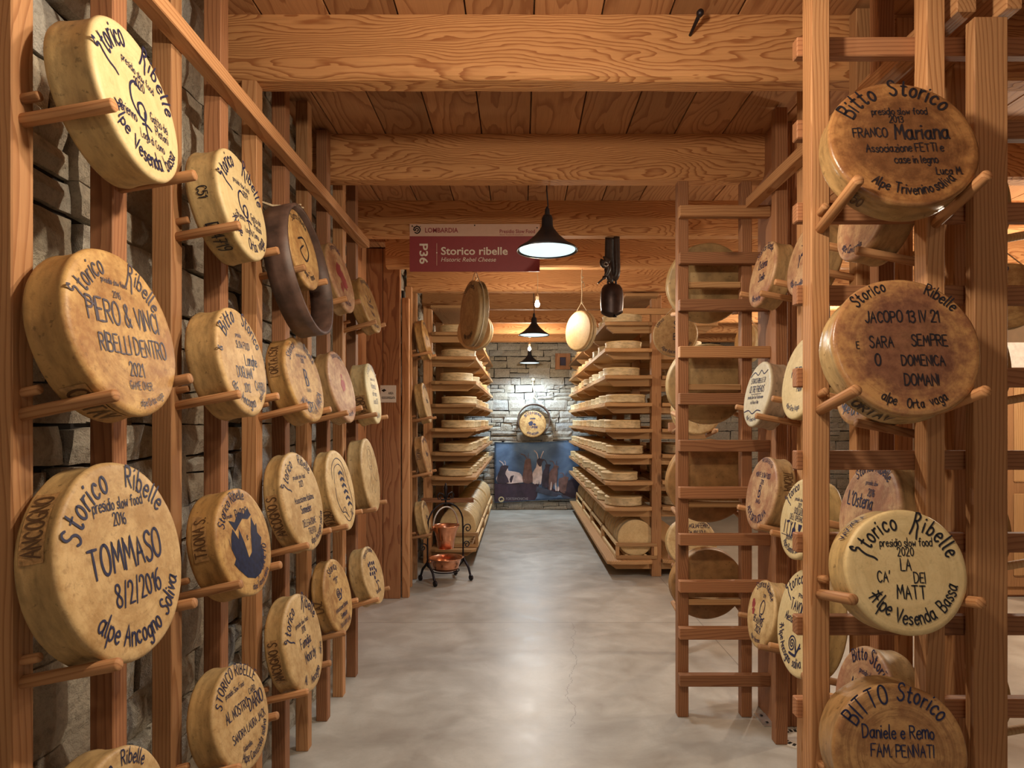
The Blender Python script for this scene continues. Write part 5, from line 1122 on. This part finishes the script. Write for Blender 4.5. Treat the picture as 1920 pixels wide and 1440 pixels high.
# ------------------------------------------------------------------ iron spike in the nearest beam
p0 = wpt(1293, 68, 2.472); sp_ = empty('iron_spike', T_(*p0)); tag(sp_, 'bent iron spike driven into the nearest ceiling beam', 'spike')
bm = bmesh.new(); add_tube(bm, [(0, .02, 0), (.003, -.02, .006), (.008, -.075, .016), (.011, -.10, .022)], [.006, .006, .0075, .008], 10); from_bm('shank', bm, M_IRON, WM[sp_], sp_, True)
bm = bmesh.new(); add_lathe(bm, [(0, -.012), (.011, -.011), (.014, 0), (.010, .010), (0, .012)], 14, Matrix.Translation((.0115, -.105, .023)) @ axes((.1, -1, .2))); from_bm('head', bm, M_IRON, WM[sp_], sp_, True)

# ------------------------------------------------------------------ wrought-iron stand with copper pots
ctr = Vector((-.752, 6.43, 0)); dv = Vector((.345, .26, 0)).normalized(); ev = Vector((-dv.y, dv.x, 0))
st = empty('iron_stand', T_(*ctr)); tag(st, 'black wrought-iron scroll stand on rollers carrying two copper vessels', 'stand')
def Lp(a, b, z): return ctr+dv*a+ev*b+Vector((0, 0, z))
bm = bmesh.new(); h = .205
arch = [Lp(-h, 0, .17), Lp(-h, 0, .40), Lp(-h*.98, 0, .56)]+[Lp(-h*math.cos(a), 0, .56+.22*math.sin(a)) for a in [R_(15+i*12.5) for i in range(13)]]+[Lp(h*.98, 0, .56), Lp(h, 0, .40), Lp(h, 0, .17)]
add_tube(bm, arch, .0085, 8); from_bm('arch', bm, M_IRON, None, st, True)
def scroll(cx_, cz, s, mir, r0=.05, turns=1.6):
    return [Lp(cx_+mir*s*(r0*(1-t/30)*math.cos(t*turns*6.283/30)), 0, cz+s*r0*(1-t/30)*math.sin(t*turns*6.283/30)) for t in range(28)]
for cx_, cz, s, m_ in ((h+.055, .50, 1.0, 1), (h+.045, .335, .8, 1), (-h-.05, .36, .9, -1)):
    bm = bmesh.new(); q = scroll(cx_, cz, s, -m_); add_tube(bm, [Lp(h*(1 if m_ > 0 else -1), 0, cz-.07)]+q, .006, 7); from_bm('scroll', bm, M_IRON, None, st, True)
bm = bmesh.new()
add_tube(bm, [Lp(0, 0, .78), Lp(0, 0, .86), Lp(0, 0, .93), Lp(0, 0, .985)], [.009, .009, .020, .002], 8)
for s in (-1, 1): add_tube(bm, [Lp(s*.008, 0, .82), Lp(s*.03, 0, .87), Lp(s*.07, 0, .885), Lp(s*.095, 0, .86), Lp(s*.085, 0, .825), Lp(s*.06, 0, .825), Lp(s*.055, 0, .85)], .007, 7)
add_tube(bm, [Lp(-.05, 0, .815), Lp(.05, 0, .815)], .008, 7); from_bm('fleur_finial', bm, M_IRON, None, st, True)
bm = bmesh.new(); add_tube(bm, [Lp(0, 0, .78), Lp(.012, 0, .765), Lp(.008, 0, .748), Lp(-.006, 0, .745)], .005, 7); from_bm('hook', bm, M_IRON, None, st, True)
bm = bmesh.new()
ringp = [Lp(.135*math.cos(a), .135*math.sin(a), .104) for a in [i*6.2832/28 for i in range(29)]]
add_tube(bm, ringp, .006, 7); add_tube(bm, [Lp(-h, 0, .17), Lp(-.135, 0, .104)], .006, 7); add_tube(bm, [Lp(h, 0, .17), Lp(.135, 0, .104)], .006, 7); from_bm('pan_ring', bm, M_IRON, None, st, True)
for sx in (-1, 1):
    for sy in (-1, 1):
        bm = bmesh.new(); f = Lp(sx*h, sy*.15, .03)
        strap_bm(bm, [tuple(Lp(sx*h, 0, .21)), tuple(Lp(sx*h, sy*.05, .165)), tuple(Lp(sx*h, sy*.10, .125)), tuple(Lp(sx*h, sy*.13, .07)), tuple(Lp(sx*h, sy*.15, .035))], .022, .012)
        lg = from_bm('leg', bm, M_IRON, None, st, True)
        bm = bmesh.new(); add_lathe(bm, [(0, -.013), (.024, -.013), (.029, -.009), (.029, .009), (.024, .013), (0, .013)], 24, Matrix.Translation(f) @ axes(dv)); from_bm('roller', bm, M_IRON, None, lg)
bk = empty('copper_bucket', T_(ctr.x, ctr.y, .325)); tag(bk, 'copper bucket hanging from the hook of the iron stand', 'bucket')
bm = bmesh.new(); add_lathe(bm, [(0, .0), (.074, .0), (.080, .006), (.090, .085), (.0925, .088), (.092, .094), (.112, .17), (.136, .222), (.142, .230), (.138, .233), (.131, .226), (.108, .172), (.086, .09), (.074, .01), (0, .008)], 56)
bmesh.ops.recalc_face_normals(bm, faces=bm.faces[:]); from_bm('bucket_body', bm, M_COPPER, WM[bk], bk, True)
bm = bmesh.new(); add_tube(bm, [Vector((.14*math.cos(a), .0, .225+.19*math.sin(a))) if False else (dv*.141*math.cos(a)+Vector((0, 0, .225+.192*math.sin(a)))) for a in [math.pi*i/20 for i in range(21)]], .0085, 8); from_bm('bail_handle', bm, M_STEEL, WM[bk], bk, True)
for s in (-1, 1):
    bm = bmesh.new(); add_lathe(bm, [(0, -.008), (.013, -.008), (.013, .008), (0, .008)], 14, Matrix.Translation(dv*s*.141+Vector((0, 0, .225))) @ axes(dv)); from_bm('ear', bm, M_COPPER, WM[bk], bk, True)
ps = empty('copper_basin', T_(ctr.x, ctr.y, .112)); tag(ps, 'wide shallow copper basin on the ring of the iron stand', 'basin')
bm = bmesh.new(); add_lathe(bm, [(0, .0), (.115, .0), (.128, .008), (.140, .06), (.162, .112), (.178, .120), (.177, .125), (.158, .118), (.134, .062), (.118, .012), (0, .008)], 56)
bmesh.ops.recalc_face_normals(bm, faces=bm.faces[:]); from_bm('basin_body', bm, M_COPPER, WM[ps], ps, True)
for s in (-1, 1):
    bm = bmesh.new(); add_tube(bm, [dv*s*.172+ev*.03+Vector((0, 0, .112)), dv*s*.20+ev*.03+Vector((0, 0, .105)), dv*s*.205+Vector((0, 0, .10)), dv*s*.20-ev*.03+Vector((0, 0, .105)), dv*s*.172-ev*.03+Vector((0, 0, .112))], .005, 7); from_bm('side_handle', bm, M_COPPER, WM[ps], ps, True)

# ------------------------------------------------------------------ cabinet at the far right
cab = empty('cabinet', T_(4.9, 5.9, 0)); tag(cab, 'pale larch panelled cabinet at the right edge of the picture', 'cabinet')
box('carcass', (4.36, 5.5), (5.82, 6.3), (.02, 2.08), W['Z'], cab); box('plinth', (4.38, 5.48), (5.84, 6.28), (0, .0195), WR['X'], cab)
for i in range(2):
    x0 = 4.38+i*.56; d = box('door', (x0, x0+.54), (5.795, 5.8195), (.10, 2.04), W['Z'], cab)
    for z in ((.2, .95), (1.05, 1.94)): box('door_panel', (x0+.08, x0+.46), (5.780, 5.7945), z, WS['Z'], d, .01)
    bm = bmesh.new(); add_lathe(bm, [(0, 0), (.008, 0), (.008, .02), (.016, .03), (0, .04)], 14, T_(x0+(.5 if i == 0 else .04), 5.7945, 1.0) @ axes((0, -1, 0))); from_bm('knob', bm, M_IRON, None, d, True)
wb = box('white_board', (4.3, 5.6), (5.83, 5.86), (2.09, 2.32), simple('white_board', (.72, .67, .6), .5), None); tag(wb, 'long white board lying along the top of the larch cabinet', 'board')
